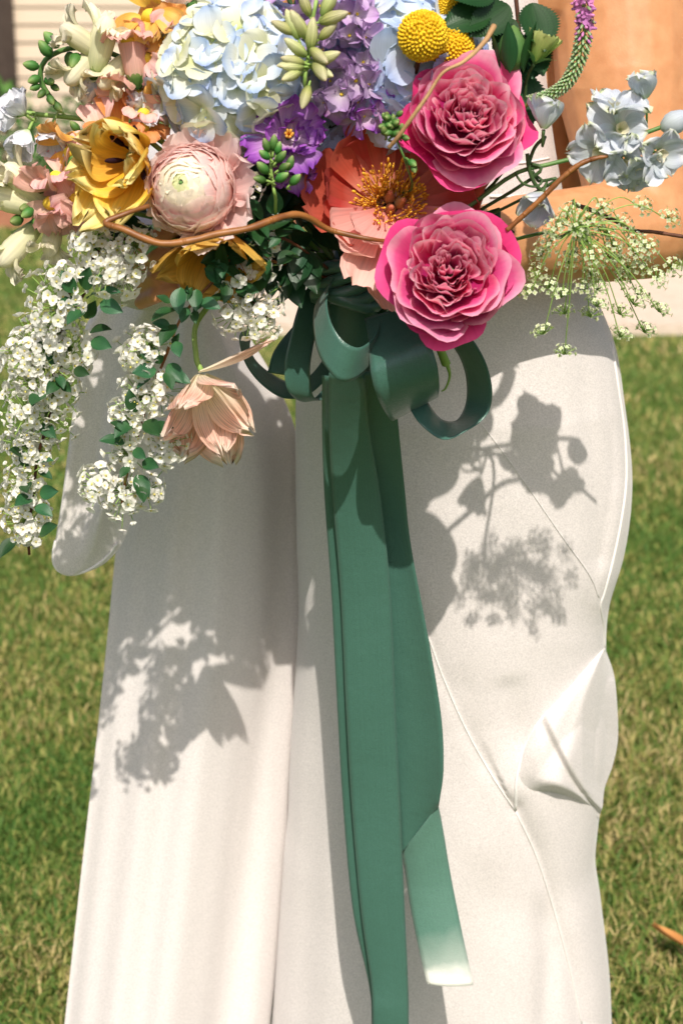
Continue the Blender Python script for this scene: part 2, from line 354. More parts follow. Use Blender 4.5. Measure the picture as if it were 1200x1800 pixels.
M['dry'] = petal_mat('dry_leaf', [(0, (.50, .18, .05)), (1, (.62, .28, .10))], .2, .2)

# ------------------------------------------------------------------ setting
def ground_mat():
    m, nt, out = base_mat('lawn_soil'); N = nt.nodes.new; L = nt.links.new
    tc = N('ShaderNodeTexCoord')
    n1 = N('ShaderNodeTexNoise'); n1.inputs['Scale'].default_value = 1.6; n1.inputs['Detail'].default_value = 4; L(tc.outputs['Object'], n1.inputs[0])
    n2 = N('ShaderNodeTexNoise'); n2.inputs['Scale'].default_value = 90; n2.inputs['Detail'].default_value = 4; L(tc.outputs['Object'], n2.inputs[0])
    ad = N('ShaderNodeMath'); ad.operation = 'MULTIPLY_ADD'; L(n1.outputs[0], ad.inputs[0]); ad.inputs[1].default_value = .5
    mm = N('ShaderNodeMath'); mm.operation = 'MULTIPLY'; L(n2.outputs[0], mm.inputs[0]); mm.inputs[1].default_value = .5; L(mm.outputs[0], ad.inputs[2])
    rp = ramp(nt, [(.32, (.05, .11, .02)), (.5, (.12, .18, .04)), (.66, (.28, .24, .10))]); L(ad.outputs[0], rp.inputs[0])
    pb = N('ShaderNodeBsdfPrincipled'); pb.inputs['Roughness'].default_value = .9; pb.inputs['Specular IOR Level'].default_value = .1
    L(rp.outputs[0], pb.inputs['Base Color'])
    bp = N('ShaderNodeBump'); bp.inputs['Distance'].default_value = .02; L(n2.outputs[0], bp.inputs['Height']); L(bp.outputs[0], pb.inputs['Normal'])
    L(pb.outputs[0], out.inputs[0]); return m
V = [(-60, -30, 0), (60, -30, 0), (60, 120, 0), (-60, 120, 0)]
obj('ground', mesh('ground', V, [(0, 1, 2, 3)], ground_mat(), sm=False), kind='structure')

def grass():
    r = np.random.RandomState(3)
    xs = []; ys = []
    def scatter(n, y0, y1, k):
        y = y0+(y1-y0)*r.rand(n); half = 0.36+(y+1.75)*0.235*k
        x = (r.rand(n)*2-1)*half; xs.append(x); ys.append(y)
    scatter(95000, -.4, 1.1, 1.0); scatter(75000, 1.1, 3.0, 1.0); scatter(50000, 3.0, 7.5, 1.0)
    x = np.concatenate(xs); y = np.concatenate(ys)
    keep = ~((x > -.42) & (y > 4.72) & (y < 6.1))
    x = x[keep]; y = y[keep]; n = len(x)
    def field(sc, seed):
        rr = np.random.RandomState(seed); v = 0
        for i in range(7):
            a = rr.rand()*6.28; f = sc*(0.6+rr.rand()*1.8)
            v = v+np.sin((x*math.cos(a)+y*math.sin(a))*f+rr.rand()*6.28)
        return v/2.6
    patch = field(3.2, 1)+.5*field(14, 2)
    far = np.clip((y-1)/5, 0, 1)
    h = (0.016+0.018*r.rand(n))*(1+.25*np.clip(patch, -1, 1))
    w = (0.0013+0.0011*r.rand(n))*(1+1.2*far)
    a = r.rand(n)*6.28; lean = .25+.9*r.rand(n); la = r.rand(n)*6.28
    dx, dy = np.cos(a)*w, np.sin(a)*w
    lx, ly = np.cos(la)*lean*h, np.sin(la)*lean*h
    z0 = np.zeros(n)
    pts = np.stack([np.stack([x-dx, y-dy, z0], -1), np.stack([x+dx, y+dy, z0], -1),
                    np.stack([x+dx*.8+lx*.4, y+dy*.8+ly*.4, h*.6], -1), np.stack([x-dx*.8+lx*.4, y-dy*.8+ly*.4, h*.6], -1),
                    np.stack([x+lx, y+ly, h*(1.05-.35*lean)], -1)], 1)
    V = pts.reshape(-1, 3).astype(np.float32)
    b = (np.arange(n)*5)[:, None]
    quads = b+np.array([0, 1, 2, 3]); tris = b+np.array([3, 2, 4])
    me = bpy.data.meshes.new('grass')
    me.vertices.add(len(V)); me.vertices.foreach_set('co', V.ravel())
    loops = np.concatenate([quads.ravel(), tris.ravel()]).astype(np.int32)
    me.loops.add(len(loops)); me.loops.foreach_set('vertex_index', loops)
    st = np.concatenate([np.arange(n)*4, 4*n+np.arange(n)*3]).astype(np.int32)
    me.polygons.add(2*n); me.polygons.foreach_set('loop_start', st)
    me.update(calc_edges=True); me.validate()
    c = np.clip(.43+.11*patch+.40*(r.rand(n)-.5)*1.6, 0, 1)
    at = me.attributes.new('t', 'FLOAT', 'POINT'); at.data.foreach_set('value', np.repeat(c, 5).astype(np.float32))
    m, nt, out = base_mat('grass_blades'); N = nt.nodes.new; L = nt.links.new
    a_ = N('ShaderNodeAttribute'); a_.attribute_name = 't'
    rp = ramp(nt, [(0, (.07, .17, .03)), (.38, (.13, .215, .042)), (.56, (.33, .33, .09)), (.74, (.54, .44, .19)), (1, (.68, .54, .30))]); L(a_.outputs['Fac'], rp.inputs[0])
    pb = N('ShaderNodeBsdfPrincipled'); pb.inputs['Roughness'].default_value = .6; pb.inputs['Specular IOR Level'].default_value = .25; L(rp.outputs[0], pb.inputs['Base Color'])
    tl = N('ShaderNodeBsdfTranslucent'); L(rp.outputs[0], tl.inputs[0]); mx = N('ShaderNodeMixShader'); mx.inputs[0].default_value = .3
    L(pb.outputs[0], mx.inputs[1]); L(tl.outputs[0], mx.inputs[2]); L(mx.outputs[0], out.inputs[0])
    me.materials.append(m)
    obj('grass', me, kind='stuff', label='mown lawn grass, green with straw coloured patches')
grass()

def box(x0, x1, y0, y1, z0, z1, bev=0.0):
    V = [(x, y, z) for z in (z0, z1) for y in (y0, y1) for x in (x0, x1)]
    F = [(0, 2, 3, 1), (4, 5, 7, 6), (0, 1, 5, 4), (2, 6, 7, 3), (0, 4, 6, 2), (1, 3, 7, 5)]
    return V, F, [0]*8, [0]*8
M['concrete'] = plain_mat('concrete', (.55, .44, .35), (.64, .53, .44), 30, .85, .15, .3, .003)
M['siding'] = plain_mat('painted_siding', (.62, .50, .38), (.66, .54, .42), 8, .7, .2, .1, .002, (.3, 1, 3))
M['brownpaint'] = plain_mat('dark_brown_paint', (.05, .035, .028), (.07, .05, .04), 12, .6, .2, .1)
M['brick'] = plain_mat('red_brick', (.30, .12, .07), (.42, .20, .12), 40, .85, .1, .4, .003)
M['mulch'] = plain_mat('mulch', (.10, .055, .03), (.20, .12, .07), 40, .9, .1, .6, .01)
# concrete walk built of slabs
walk = obj('path', MB().add(box(-.40, 7.2, 4.80, 6.02, -.05, .02)).mesh('path', M['concrete'], False), kind='structure')
for i in range(6):
    obj('slab', MB().add(box(-.40+i*1.25, -.40+i*1.25+1.24, 4.79, 6.03, .0, .045)).mesh('slab', M['concrete'], False), walk)
obj('planting_bed', MB().add(box(-7, 9, 7.72, 8.5, -.05, .03)).mesh('planting_bed', M['mulch'], False), kind='structure')
edge = thing('brick_edging', 'low row of red edging bricks in front of the hedge', 'edging', TR(0, 7.62, 0))
bme = MB().add(box(-.105, .105, -.05, .05, -.02, .10)).mesh('brick', M['brick'], False)
for i in range(34):
    obj('brick', bme, edge, TR(-3.6+i*.216, rnd(-.006, .006), rnd(-.008, .006)) @ RZ(rnd(-.02, .02)))
house = thing('house', 'pale beige house wall clad in horizontal siding behind the hedge', 'house', TR(0, 8.5, 0))
obj('wall', MB().add(box(-6, 8, .03, .20, 0, 3.2)).mesh('wall', M['siding'], False), house)
sme = []
for k in range(3):
    V_, F_, T_, S_ = box(-6, 8, 0, .03, 0, .098)
    V_ = [(x, y-(.014 if z < .05 and y < .01 else 0), z) for x, y, z in V_]
    sme.append(MB().add((V_, F_, T_, S_)).mesh('siding_board', M['siding'], False))
for i in range(32):
    obj('siding_board', sme[i % 3], house, TR(0, rnd(-.001, .001), .05+i*.0985))
# dark brown shutter at the left edge
sh = obj('shutter', MB().add(box(-.62, .0, -.06, -.018, 0, 1.5)).add(box(-.58, -.04, -.068, -.0605, .06, .70)).add(box(-.58, -.04, -.068, -.0605, .80, 1.44)).mesh('shutter', M['brownpaint'], False), house,
         TR(P(27, 100, 8.44).x, 0, .62))

def leaf_cloud(name, label, cat, boxes, n, lsz, mat, seed, group=None, trunk=True):
    r = np.random.RandomState(seed)
    t = thing(name, label, cat, TR(*boxes[0]), group)
    V = []; F = []; T = []; S = []; k = 0
    (cx, cy, cz), (rx, ry, rz) = boxes
    for i in range(n):
        d = r.normal(size=3); d /= np.linalg.norm(d); d *= (.45+.55*r.rand()**.4)*(1+.25*math.sin(3*d[0]+seed)+.2*math.sin(5*d[2]+2*seed))
        p = np.array([d[0]*rx, d[1]*ry, rz+d[2]*rz])
        a = r.normal(size=3); a /= np.linalg.norm(a); b = np.cross(a, r.normal(size=3)); b /= np.linalg.norm(b)
        s = lsz*(.6+.8*r.rand())
        V += [p-a*s, p+b*s*.45, p+a*s, p-b*s*.45]; F.append((k, k+1, k+2, k+3)); k += 4
        T += [r.rand()]*4; S += [0]*4
    obj('crown', mesh('crown', V, F, mat, T, S, sm=False), t)
    tr = MB()
    for j in range(5):
        tr.add(tube([(r.normal()*.02, r.normal()*.02, 0), (r.normal()*rx*.3, r.normal()*ry*.3, rz), (r.normal()*rx*.5, r.normal()*ry*.4, rz*1.7)], [.014, .010, .004], 6, 8))
    obj('trunk', tr.mesh('trunk', M['twig_dark']), t)
M['hedge'] = petal_mat('hedge_leaf', [(0, (.03, .11, .02)), (.6, (.07, .20, .04)), (1, (.14, .30, .06))], .1, .25, .5, .1)
hx = [(-1.95, .66), (-1.42, .60), (-.95, .70), (-.4, .62), (.3, .62), (.95, .6), (1.6, .62)]
hl = ['dark green shrub furthest left, behind the drooping white bell blossoms', 'dark green shrub behind the yellow parrot tulip',
      'dark green shrub behind the blue hydrangea', 'shrub behind the middle of the bouquet', 'shrub behind the bodice', 'shrub seen in the gap between bodice and arm', 'shrub furthest right, behind the bent elbow']
for i, ((x, h), lb) in enumerate(zip(hx, hl)):
    leaf_cloud('shrub', lb, 'shrub', ((x, 8.06, .02), (.38, .26, h*.47)), 1500, .026, M['hedge'], 20+i, 'shrubs along the house wall')

# fallen leaf on the lawn
lf = petal(.068, .025, .05, .3, .5, .08, 2, 'point', 10, 6, 5)
gp = G(1172, 1655, .045)
dl = thing('fallen_leaf', 'dry orange brown leaf lying on the grass at lower right', 'leaf', Matrix.Translation(gp+Vector((.03, -.02, 0))) @ RZ(2.45) @ RX(.5))
obj('blade', MB().add(lf).mesh('blade', M['dry']), dl)
obj('leaf_stalk', MB().add(tube([(-.03, .002, .003), (0, 0, 0), (.07, 0, .012)], [.0008, .0012, .0005], 5, 10)).mesh('leaf_stalk', M['twig']), dl)

# ------------------------------------------------------------------ bride: body
bride = thing('person', 'bride in an ivory gown with bare arm bent behind a bouquet', 'person', TR(.10, 0, 0))
def capsule(mb, pts, n=14):
    """tapered capsules through (point, radius), sphere at each joint"""
    for (p, r) in pts: mb.add(ball(r, n, 10), 0, Matrix.Translation(p))
    for (p, r), (q, s) in zip(pts, pts[1:]): mb.add(tube([p, q], [r*.995, s*.995], n))
bb = MB(); Vv = Vector
capsule(bb, [(Vv((.115, .02, .86)), .10), (Vv((.105, .015, 1.0)), .085), (Vv((.10, .015, 1.12)), .075), (Vv((.09, .02, 1.27)), .088), (Vv((.09, .03, 1.34)), .075), (Vv((.09, .03, 1.46)), .05), (Vv((.09, .0, 1.58)), .085), (Vv((.09, -.01, 1.65)), .088)], 20)
capsule(bb, [(Vv((.05, .02, .86)), .09), (Vv((.03, .03, .50)), .055), (Vv((.03, .04, .10)), .038), (Vv((.03, -.05, .04)), .03)])
capsule(bb, [(Vv((.18, .02, .86)), .09), (Vv((.20, .0, .50)), .055), (Vv((.20, .04, .10)), .038), (Vv((.20, -.05, .04)), .03)])
capsule(bb, [(Vv((.09, .03, 1.36)), .06), (P(1085, -70, .01), .072), (P(1098, 150, -.03), .068), (P(1118, 300, -.06), .056), (P(1130, 402, -.09), .049), (P(1040, 412, -.13), .0465), (P(920, 420, -.17), .041), (P(770, 440, -.24), .029), (P(700, 452, -.27), .030)], 20)
capsule(bb, [(P(930, 20, .05), .05), (P(945, 200, .05), .048), (P(960, 330, .04), .045), (Vv((.14, .03, 1.1)), .05)], 16)
for i in range(4):
    capsule(bb, [(P(705, 432+i*14, -.275), .011), (P(660, 440+i*15, -.29), .0095), (P(628, 452+i*14, -.28), .0085), (P(628, 455+i*13, -.262), .0075)], 10)
capsule(bb, [(P(720, 440, -.28), .013), (P(680, 420, -.305), .010), (P(645, 425, -.31), .0085)], 10)
capsule(bb, [(Vv((.09, .03, 1.36)), .06), (P(470, -70, .03), .058), (P(420, 150, .02), .048), (P(345, 340, -.03), .040), (P(275, 400, -.17), .030), (P(262, 445, -.245), .020), (P(270, 465, -.270), .014), (P(266, 505, -.270), .011)], 16)
for i in range(4):
    capsule(bb, [(P(248, 430+i*34, -.302), .0062), (P(274, 416+i*35, -.328), .0066), (P(306, 402+i*35, -.326), .0060), (P(326, 410+i*34, -.304), .0054)], 12)
capsule(bb, [(P(262, 440, -.280), .010), (P(285, 415, -.30), .009), (P(312, 408, -.302), .0078)], 10)
bo = obj('body', bb.mesh('body', M['skin']))
mod = bo.modifiers.new('r', 'REMESH'); mod.mode = 'VOXEL'; mod.voxel_size = .003; mod.use_smooth_shade = True
ms = bo.modifiers.new('s', 'SMOOTH'); ms.iterations = 2; ms.factor = .5
dg = bpy.context.evaluated_depsgraph_get()
bm2 = bpy.data.meshes.new_from_object(bo.evaluated_get(dg)); bm2.name = 'body'
bm2.materials.clear(); bm2.materials.append(M['skin'])
bm2.polygons.foreach_set('material_index', np.zeros(len(bm2.polygons), np.int32))
bo.modifiers.clear(); bo.data = bm2
bo.parent = bride; bo.matrix_basis = WM[bride].inverted(); WM[bo] = Matrix()
def child_world(name, me, parent, **k):
    return obj(name, me, parent, WM[parent].inverted(), **k)
hm = ball(.105, 20, 14)
child_world('hair', MB().add(hm, 0, TR(.09, .035, 1.66)).add(ball(.05, 14, 10), 0, TR(.09, .13, 1.60)).mesh('hair', M['hair']), bride)

# gown: (row v, left u, right u)
DT = np.array([(-60, 560, 950), (100, 565, 955), (250, 565, 972), (340, 560, 988), (420, 545, 1003), (500, 535, 1036), (590, 525, 1074), (700, 520, 1093), (850, 520, 1106), (960, 522, 1092), (1050, 525, 1066),
               (1140, 522, 1061), (1200, 518, 1064), (1320, 510, 1062), (1365, 508, 1056), (1440, 505, 1046), (1485, 500, 1042), (1560, 495, 1051), (1700, 485, 1067), (1790, 478, 1071), (2040, 440, 1092)], float)
DB = np.array([(-60, .090), (250, .088), (340, .086), (500, .110), (700, .128), (900, .128), (1200, .124), (1500, .132), (2040, .155)], float)
def rowz(v): return P(600, v, 0).z
def smooth_interp(x, xp, fp):
    # cubic hermite interpolation
    xp = np.asarray(xp); fp = np.asarray(fp); mS = np.gradient(fp, xp)
    i = np.clip(np.searchsorted(xp, x)-1, 0, len(xp)-2); h = xp[i+1]-xp[i]; t = (x-xp[i])/h
    return (2*t**3-3*t**2+1)*fp[i]+(t**3-2*t**2+t)*h*mS[i]+(-2*t**3+3*t**2)*fp[i+1]+(t**3-t**2)*h*mS[i+1]
def polyd(u, v, pts):
    """signed distance in pixels to a polyline (positive on its right side when walking down) and the parameter"""
    best = np.full(u.shape, 1e9); sg = np.ones(u.shape); par = np.zeros(u.shape); Q = np.asarray(pts, float); L = 0
    tot = np.sum(np.hypot(*(Q[1:]-Q[:-1]).T))
    for a, b in zip(Q, Q[1:]):
        d = b-a; l2 = d@d; t = np.clip(((u-a[0])*d[0]+(v-a[1])*d[1])/l2, 0, 1)
        ex = u-(a[0]+t*d[0]); ey = v-(a[1]+t*d[1]); dd = np.hypot(ex, ey)
        k = dd < best; best = np.where(k, dd, best); sg = np.where(k, np.sign(ex*d[1]-ey*d[0]), sg); par = np.where(k, (L+t*math.sqrt(l2))/tot, par); L += math.sqrt(l2)
    return best, sg, par
SEAM_A = [(725, 1040), (752, 1118), (780, 1195), (820, 1285), (865, 1365), (905, 1425)]
SEAM_B = [(1062, 1140), (1020, 1190), (975, 1240), (945, 1272), (922, 1315), (908, 1365), (905, 1425)]
SEAM_C = [(905, 1425), (940, 1500), (970, 1590), (1000, 1700), (1022, 1800)]
SEAM_D = [(1074, 600), (1086, 680), (1097, 760), (1100, 840), (1092, 910), (1078, 980), (1062, 1040), (1055, 1065), (1060, 1100), (1062, 1140)]
SEAM_E = [(830, 725), (880, 790), (930, 860), (985, 940), (1035, 1010), (1052, 1050)]
FOLD1_ = [(930, 1408), (975, 1404), (1020, 1407), (1048, 1425), (1056, 1450)]
FOLD2 = [(950, 1280), (985, 1297), (1012, 1330), (1035, 1375), (1045, 1400)]
def drape(u, v):
    """outward displacement (metres) of the gown at a front-surface pixel"""
    d = np.zeros(u.shape)
    d += .0035*np.sin((u-540)/34.0+v/400.0)*smooth(900, 1500, v)*smooth(760, 600, u)
    d += .0009*np.sin((u*.8+v*.35)/31.0)*np.sin((v-u*.3)/83.0)*smooth(650, 800, v)+.0006*np.sin((u-v*.5)/23.0)*np.sin((v+u*.4)/61.0)
    d += .003*np.sin((u-700)/60.0-v/260.0)*smooth(1100, 1600, v)
    for pts, A, w, keep in ((SEAM_D, -.006, 26, -1),):
        b, s, p = polyd(u, v, pts)
        inside = np.clip(s*keep*b/w, 0, 1)
        fade = np.sin(PI*np.clip(p, .02, .98))**.6
        d += A*smooth(0, 1, inside)*np.exp(-(b/150.0)**2)*fade
    b, s, p = polyd(u, v, SEAM_C); d += -.003*np.exp(-(b/14.0)**2) + .006*smooth(0, 50, s*b)*np.exp(-(b/90)**2)
    for pts, A, w in (([(950, 1560), (964, 1680), (958, 1830)], -.0075, 20), ([(800, 1160), (822, 1260), (850, 1340)], -.0022, 26), ([(890, 1180), (905, 1250), (915, 1300)], -.003, 30),
                      ([(560, 1120), (552, 1300), (540, 1560), (530, 1830)], -.004, 26), ([(850, 1480), (860, 1640), (850, 1830)], -.003, 34), ([(1015, 560), (1030, 700), (1048, 860), (1052, 980)], -.003, 22), ([(600, 900), (590, 1300), (575, 1800)], .004, 30)):
        b, s, p = polyd(u, v, pts); d += A*np.exp(-(b/w)**2)*smooth(0, .3, p)
    b, s, p = polyd(u, v, SEAM_A); d += -.0015*np.exp(-(b/12.0)**2)
    return d
ROWV = np.linspace(-60, 2040, 211); ROWZ = [-rowz(k) for k in ROWV]
def front_depth(x, z):
    """y of the undisplaced gown front at world x,z (array)"""
    v = np.interp(-z, ROWZ, ROWV)
    uL = smooth_interp(v, DT[:, 0], DT[:, 1]); uR = smooth_interp(v, DT[:, 0], DT[:, 2]); b = np.interp(v, DB[:, 0], DB[:, 1])
    dep = np.array([(P(600, k, 0)-Vector(CAM)).dot(Vector(FWD)) for k in np.atleast_1d(v)])
    xl = (uL-600)/3000*dep; xr = (uR-600)/3000*dep
    c = (xl+xr)/2; a = (xr-xl)/2
    q = np.clip(np.abs((x-c)/a), 0, .999)
    return -b*(1-q**2.4)**(1/2.4)
def on_gown(u, v, lift=0.0):
    y = -.1
    for _ in range(8):
        p = P(u, v, y); y = float(front_depth(np.array([p.x]), np.array([p.z]))[0])
    y -= float(drape(np.array([float(u)]), np.array([float(v)]))[0])+lift
    return P(u, v, y)
def gown():
    vs = np.concatenate([np.linspace(-60, 560, 60), np.linspace(565, 1800, 250), np.linspace(1815, 2036, 14)]); nA = 300
    V = []
    ang = np.concatenate([np.linspace(PI, 2*PI, 240, endpoint=False), np.linspace(0, PI, nA-240, endpoint=False)])
    e = 2/2.4
    for v in vs:
        z = rowz(v); dep = (P(600, v, 0)-Vector(CAM)).dot(Vector(FWD))
        uL = smooth_interp(np.array([v]), DT[:, 0], DT[:, 1])[0]; uR = smooth_interp(np.array([v]), DT[:, 0], DT[:, 2])[0]
        b = np.interp(v, DB[:, 0], DB[:, 1]); xl = (uL-600)/3000*dep; xr = (uR-600)/3000*dep
        ca, sa = np.cos(ang), np.sin(ang)
        x = (xl+xr)/2+(xr-xl)/2*np.sign(ca)*np.abs(ca)**e; y = b*np.sign(sa)*np.abs(sa)**e
        V.append(np.stack([x, y, np.full(nA, z)], -1))
    V = np.vstack(V)
    u, vv = project(V)
    fr = np.clip(-V[:, 1]/.05, 0, 1)
    V[:, 1] -= drape(u, vv)*fr
    n = len(vs)
    return mesh('gown', V, grid_faces(n-1, nA, True), M['dress'], np.zeros(len(V)), np.zeros(len(V)))
gw = child_world('gown', gown(), bride)
def seam(pts, name, r=.0011, n=40, lift=.0006):
    Q = catmull(pts, n)
    return child_world(name, MB().add(tube([on_gown(a, b, lift) for a, b in Q], r, 6)).mesh(name, M['piping']), gw) if False else obj(name, MB().add(tube([on_gown(a, b, lift) for a, b in Q], r, 6)).mesh(name, M['piping']), gw)
def gathered():
    """the knee drape: cloth gathered from the side seam, pleated, rolled under at its lower lip"""
    nL, nW = 90, 70
    Lc = catmull(SEAM_B, nL); Rc = catmull([(1063, 1141), (1078, 1185), (1084, 1240), (1085, 1300), (1076, 1345), (1062, 1385), (1058, 1420), (1052, 1446)], nL)
    V = []; YR = [-.03]; YL = [on_gown_base(a_, b_).y for a_, b_ in Lc]
    for i in range(nL):
        a = i/(nL-1)
        for j in range(nW):
            b = j/(nW-1)
            u = Lc[i][0]*(1-b)+Rc[i][0]*b; v = Lc[i][1]*(1-b)+Rc[i][1]*b
            v -= 26*math.sin(PI*min(1, b*1.02))**.8*a**3
            bul = math.sin(PI*min(b, .985)**.85)**.9*(.003+.022*a**1.3)*(1-smooth(.6, 1.0, np.array(a))*smooth(.42, 0, np.array(b)))
            b2 = .02+1.0*max(0, a-.42)/.5
            g = b-b2
            bul += .0075*math.exp(-(g/.22)**2)*(1 if g > 0 else math.exp(-(g/.09)**2))*smooth(.30, .68, np.array(a))*smooth(1.0, .85, np.array(a))
            bul -= .006*math.exp(-((g+.10)/.085)**2)*smooth(.30, .68, np.array(a))
            g3 = b-(.30+.5*(a-.1)); bul += .0025*math.exp(-(g3/.10)**2)*math.sin(PI*a)
            bul += (.0022*math.sin(11*b+3*a)+.0012*math.sin(23*b-5*a))*a*math.sin(PI*b)
            roll = smooth(.82, 1.0, np.array(a)); edge = smooth(0, .45, np.array(b))
            v -= 10*roll*edge; bul = bul*(1-.95*roll**1.5)
            yl = YL[i]; y = min(yl*(1-b**2.3), on_gown_base(min(u, 1022), v).y if u < 1022 else 9)-.002*b
            if u >= 1022: y = min(y, YR[-1]+(u-1022)*.0011)
            else: YR.append(y)
            V.append(P(u, v, y-bul-.0008+.005*smooth(.90, 1.0, np.array(a))+.003*smooth(.8, 1, np.array(a))*smooth(.4, .1, np.array(b))))
    return mesh('gathered_drape', V, grid_faces(nL-1, nW-1), M['dress'], np.zeros(len(V)), np.zeros(len(V)))
def on_gown_base(u, v):
    y = -.1
    for _ in range(7):
        p = P(u, v, y); y = float(front_depth(np.array([p.x]), np.array([p.z]))[0])
    return P(u, v, y)
gd = obj('gathered_drape', gathered(), gw)
seam(SEAM_A, 'seam_piping', .0009); seam(SEAM_B, 'seam_piping', .0016); seam(SEAM_C, 'seam_piping', .0008); seam(SEAM_D, 'seam_piping', .0014); seam(SEAM_E, 'seam_piping', .0004)
seam([(880, 288), (920, 286), (965, 278)], 'seam_piping', .0009); seam([(860, 345), (910, 345), (975, 340)], 'seam_piping', .0013)

# satin sleeve: hanging cape panel and the rounded bell end
def panel(name, rows, yc, b, foldf, nA=160, n=170, par=None, vtop=None):
    R = np.asarray(rows, float); vs = np.linspace(R[0, 0], R[-1, 0], n); V = []
    ang = np.concatenate([np.linspace(PI, 2*PI, 110, endpoint=False), np.linspace(0, PI, nA-110, endpoint=False)])
    for v in vs:
        uL = smooth_interp(np.array([v]), R[:, 0], R[:, 1])[0]; uR = smooth_interp(np.array([v]), R[:, 0], R[:, 2])[0]
        k = (v-R[0, 0])/(R[-1, 0]-R[0, 0]); y0 = yc(k); bb_ = b(k)
        pl, pr = P(uL, v, y0), P(uR, v, y0); z = P((uL+uR)/2, v, y0).z
        ca, sa = np.cos(ang), np.sin(ang); s = np.sign(ca)*np.abs(ca)**.75
        x = (pl.x+pr.x)/2+(pr.x-pl.x)/2*s
        y = y0+bb_*np.sign(sa)*np.abs(sa)**.75*(1-.7*smooth(.1, 1.0, s))+(.05*smooth(.5, 1.0, s) if name == 'cape_panel' else 0)+foldf(s, k, v)*np.sqrt(np.clip(1-np.abs(s)**6, 0, 1))
        V.append(np.stack([x, y, np.full(nA, z)], -1))
    V = np.vstack(V)
    F = grid_faces(n-1, nA, True); F.append(tuple(range(nA))[::-1]); F.append(tuple((n-1)*nA+j for j in range(nA)))
    return child_world(name, mesh(name, V, F, M['sleeve'], np.zeros(len(V)), np.zeros(len(V))), par or bride)
cape = panel('cape_panel', [(480, 300, 400), (560, 285, 412), (600, 275, 430), (680, 255, 476), (760, 232, 512), (850, 220, 530), (950, 206, 536), (1110, 190, 541), (1300, 170, 520), (1500, 147, 503), (1790, 115, 478), (2036, 88, 450)],
      lambda k: .015-.10*k*k, lambda k: .018+.012*k,
      lambda s, k, v: -(.003+.020*k)*(np.sin(s*4.6+1.9+.9*k)+.55*np.sin(s*7.7-.8+1.6*k)+.16*np.sin(s*15+3*k)) - (.002+.006*k)*np.exp(-((s+.84)/.13)**2) - .004*k*np.exp(-((s-.97+.06*math.sin(5*k))/.06)**2))
def tip_rows():
    rows = [(500, 215, 330), (530, 180, 325), (560, 158, 312), (650, 140, 292), (800, 119, 262), (880, 109, 240), (930, 101, 226)]
    rows += [(960, 96.5, 212), (980, 93, 196), (992, 94, 182), (1001, 99, 165), (1007, 108, 148), (1010, 120, 132)]
    return rows
bell = panel('bell_sleeve', tip_rows(), lambda k: -.125+.0*k, lambda k: .014*(1-.7*k**4),
      lambda s, k, v: (-(.003+.004*k)*np.sin(s*4.5+.9) - .007*np.exp(-((s-.2)/.16)**2)*smooth(.2, .7, k)+.004*np.exp(-((s+.25)/.14)**2)*smooth(.2, .7, k))*(1-smooth(.72, .97, k)), 120, 200)
hem = catmull([(98, 950), (94, 975), (96, 993), (106, 1005), (124, 1010), (148, 1005), (172, 992), (192, 975), (206, 955)], 40)
obj('hem', MB().add(tube([P(a, b, -.127) for a, b in hem], .0015, 7)).mesh('hem', M['piping']), bell, None)
bell_inv = WM[bell].inverted()
bell.children[0].matrix_basis = bell_inv
# cuff of the sleeve on the hidden forearm
child_world('cuff', MB().add(tube([P(345, 330, -.03), P(300, 400, -.14), P(262, 455, -.225), P(256, 478, -.245)], [.062, .056, .046, .044], 20, 20, .04)).mesh('cuff', M['sleeve']), bride)

# ------------------------------------------------------------------ ribbon
KNOT = P(612, 500, -.30)
rib = thing('ribbon', 'dark green satin ribbon bow with long tails tied round the bouquet', 'ribbon', Matrix.Translation(KNOT))
def strip(name, rows, n=60, m=8, mat='ribbon', bow=0.0, th=.0005, wav=0.0):
    R = catmull(rows, n); V = []; T = []; S = []
    if name == 'loop':
        sh = .018 if rows[3][0] > 565 else .075
        R[:, 2] += sh; R[:, 5] += sh
    for i, q in enumerate(R):
        a = P(*q[:3]); b = P(*q[3:]); nrm = (b-a).cross(Vector((0, 0, 1))).normalized()
        for j in range(m+1):
            s = j/m; p = a.lerp(b, s)+nrm*(bow*4*s*(1-s)+wav*math.sin(i*.35+s*3))
            V.append(p); T.append(i/(n-1)); S.append(s*2-1)
    me = MB().add((V, grid_faces(n-1, m), T, S), 0, WM[rib].inverted()).mesh(name, M[mat])
    o = obj(name, me, rib); sm = o.modifiers.new('thick', 'SOLIDIFY'); sm.thickness = th; sm.offset = 0
    return o
ty = -.235
strip('tail', [(566, 660, -.315, 612, 660, -.315), (566, 760, -.27, 610, 760, -.27), (570, 870, -.245, 612, 870, -.245), (582, 1040, ty, 622, 1040, ty), (593, 1250, ty, 633, 1250, ty), (603, 1420, ty, 640, 1420, ty), (620, 1600, ty-.01, 655, 1600, ty-.01), (648, 1730, ty-.015, 676, 1730, ty-.015), (653, 1790, ty-.02, 680, 1790, ty-.02), (653, 1900, ty-.02, 680, 1900, ty-.02)], 90, 6, bow=.002, wav=.0003)
strip('tail', [(578, 655, -.325, 640, 655, -.325), (578, 760, -.285, 650, 760, -.285), (584, 870, -.258, 668, 870, -.258), (598, 1040, ty-.012, 686, 1040, ty-.012), (608, 1250, ty-.012, 695, 1250, ty-.012), (618, 1420, ty-.012, 703, 1420, ty-.012), (634, 1600, ty-.02, 711, 1600, ty-.02), (652, 1730, ty-.025, 717, 1730, ty-.025), (655, 1790, ty-.03, 718, 1790, ty-.03), (655, 1900, ty-.03, 718, 1900, ty-.03)], 90, 10, bow=.003, wav=.0004)
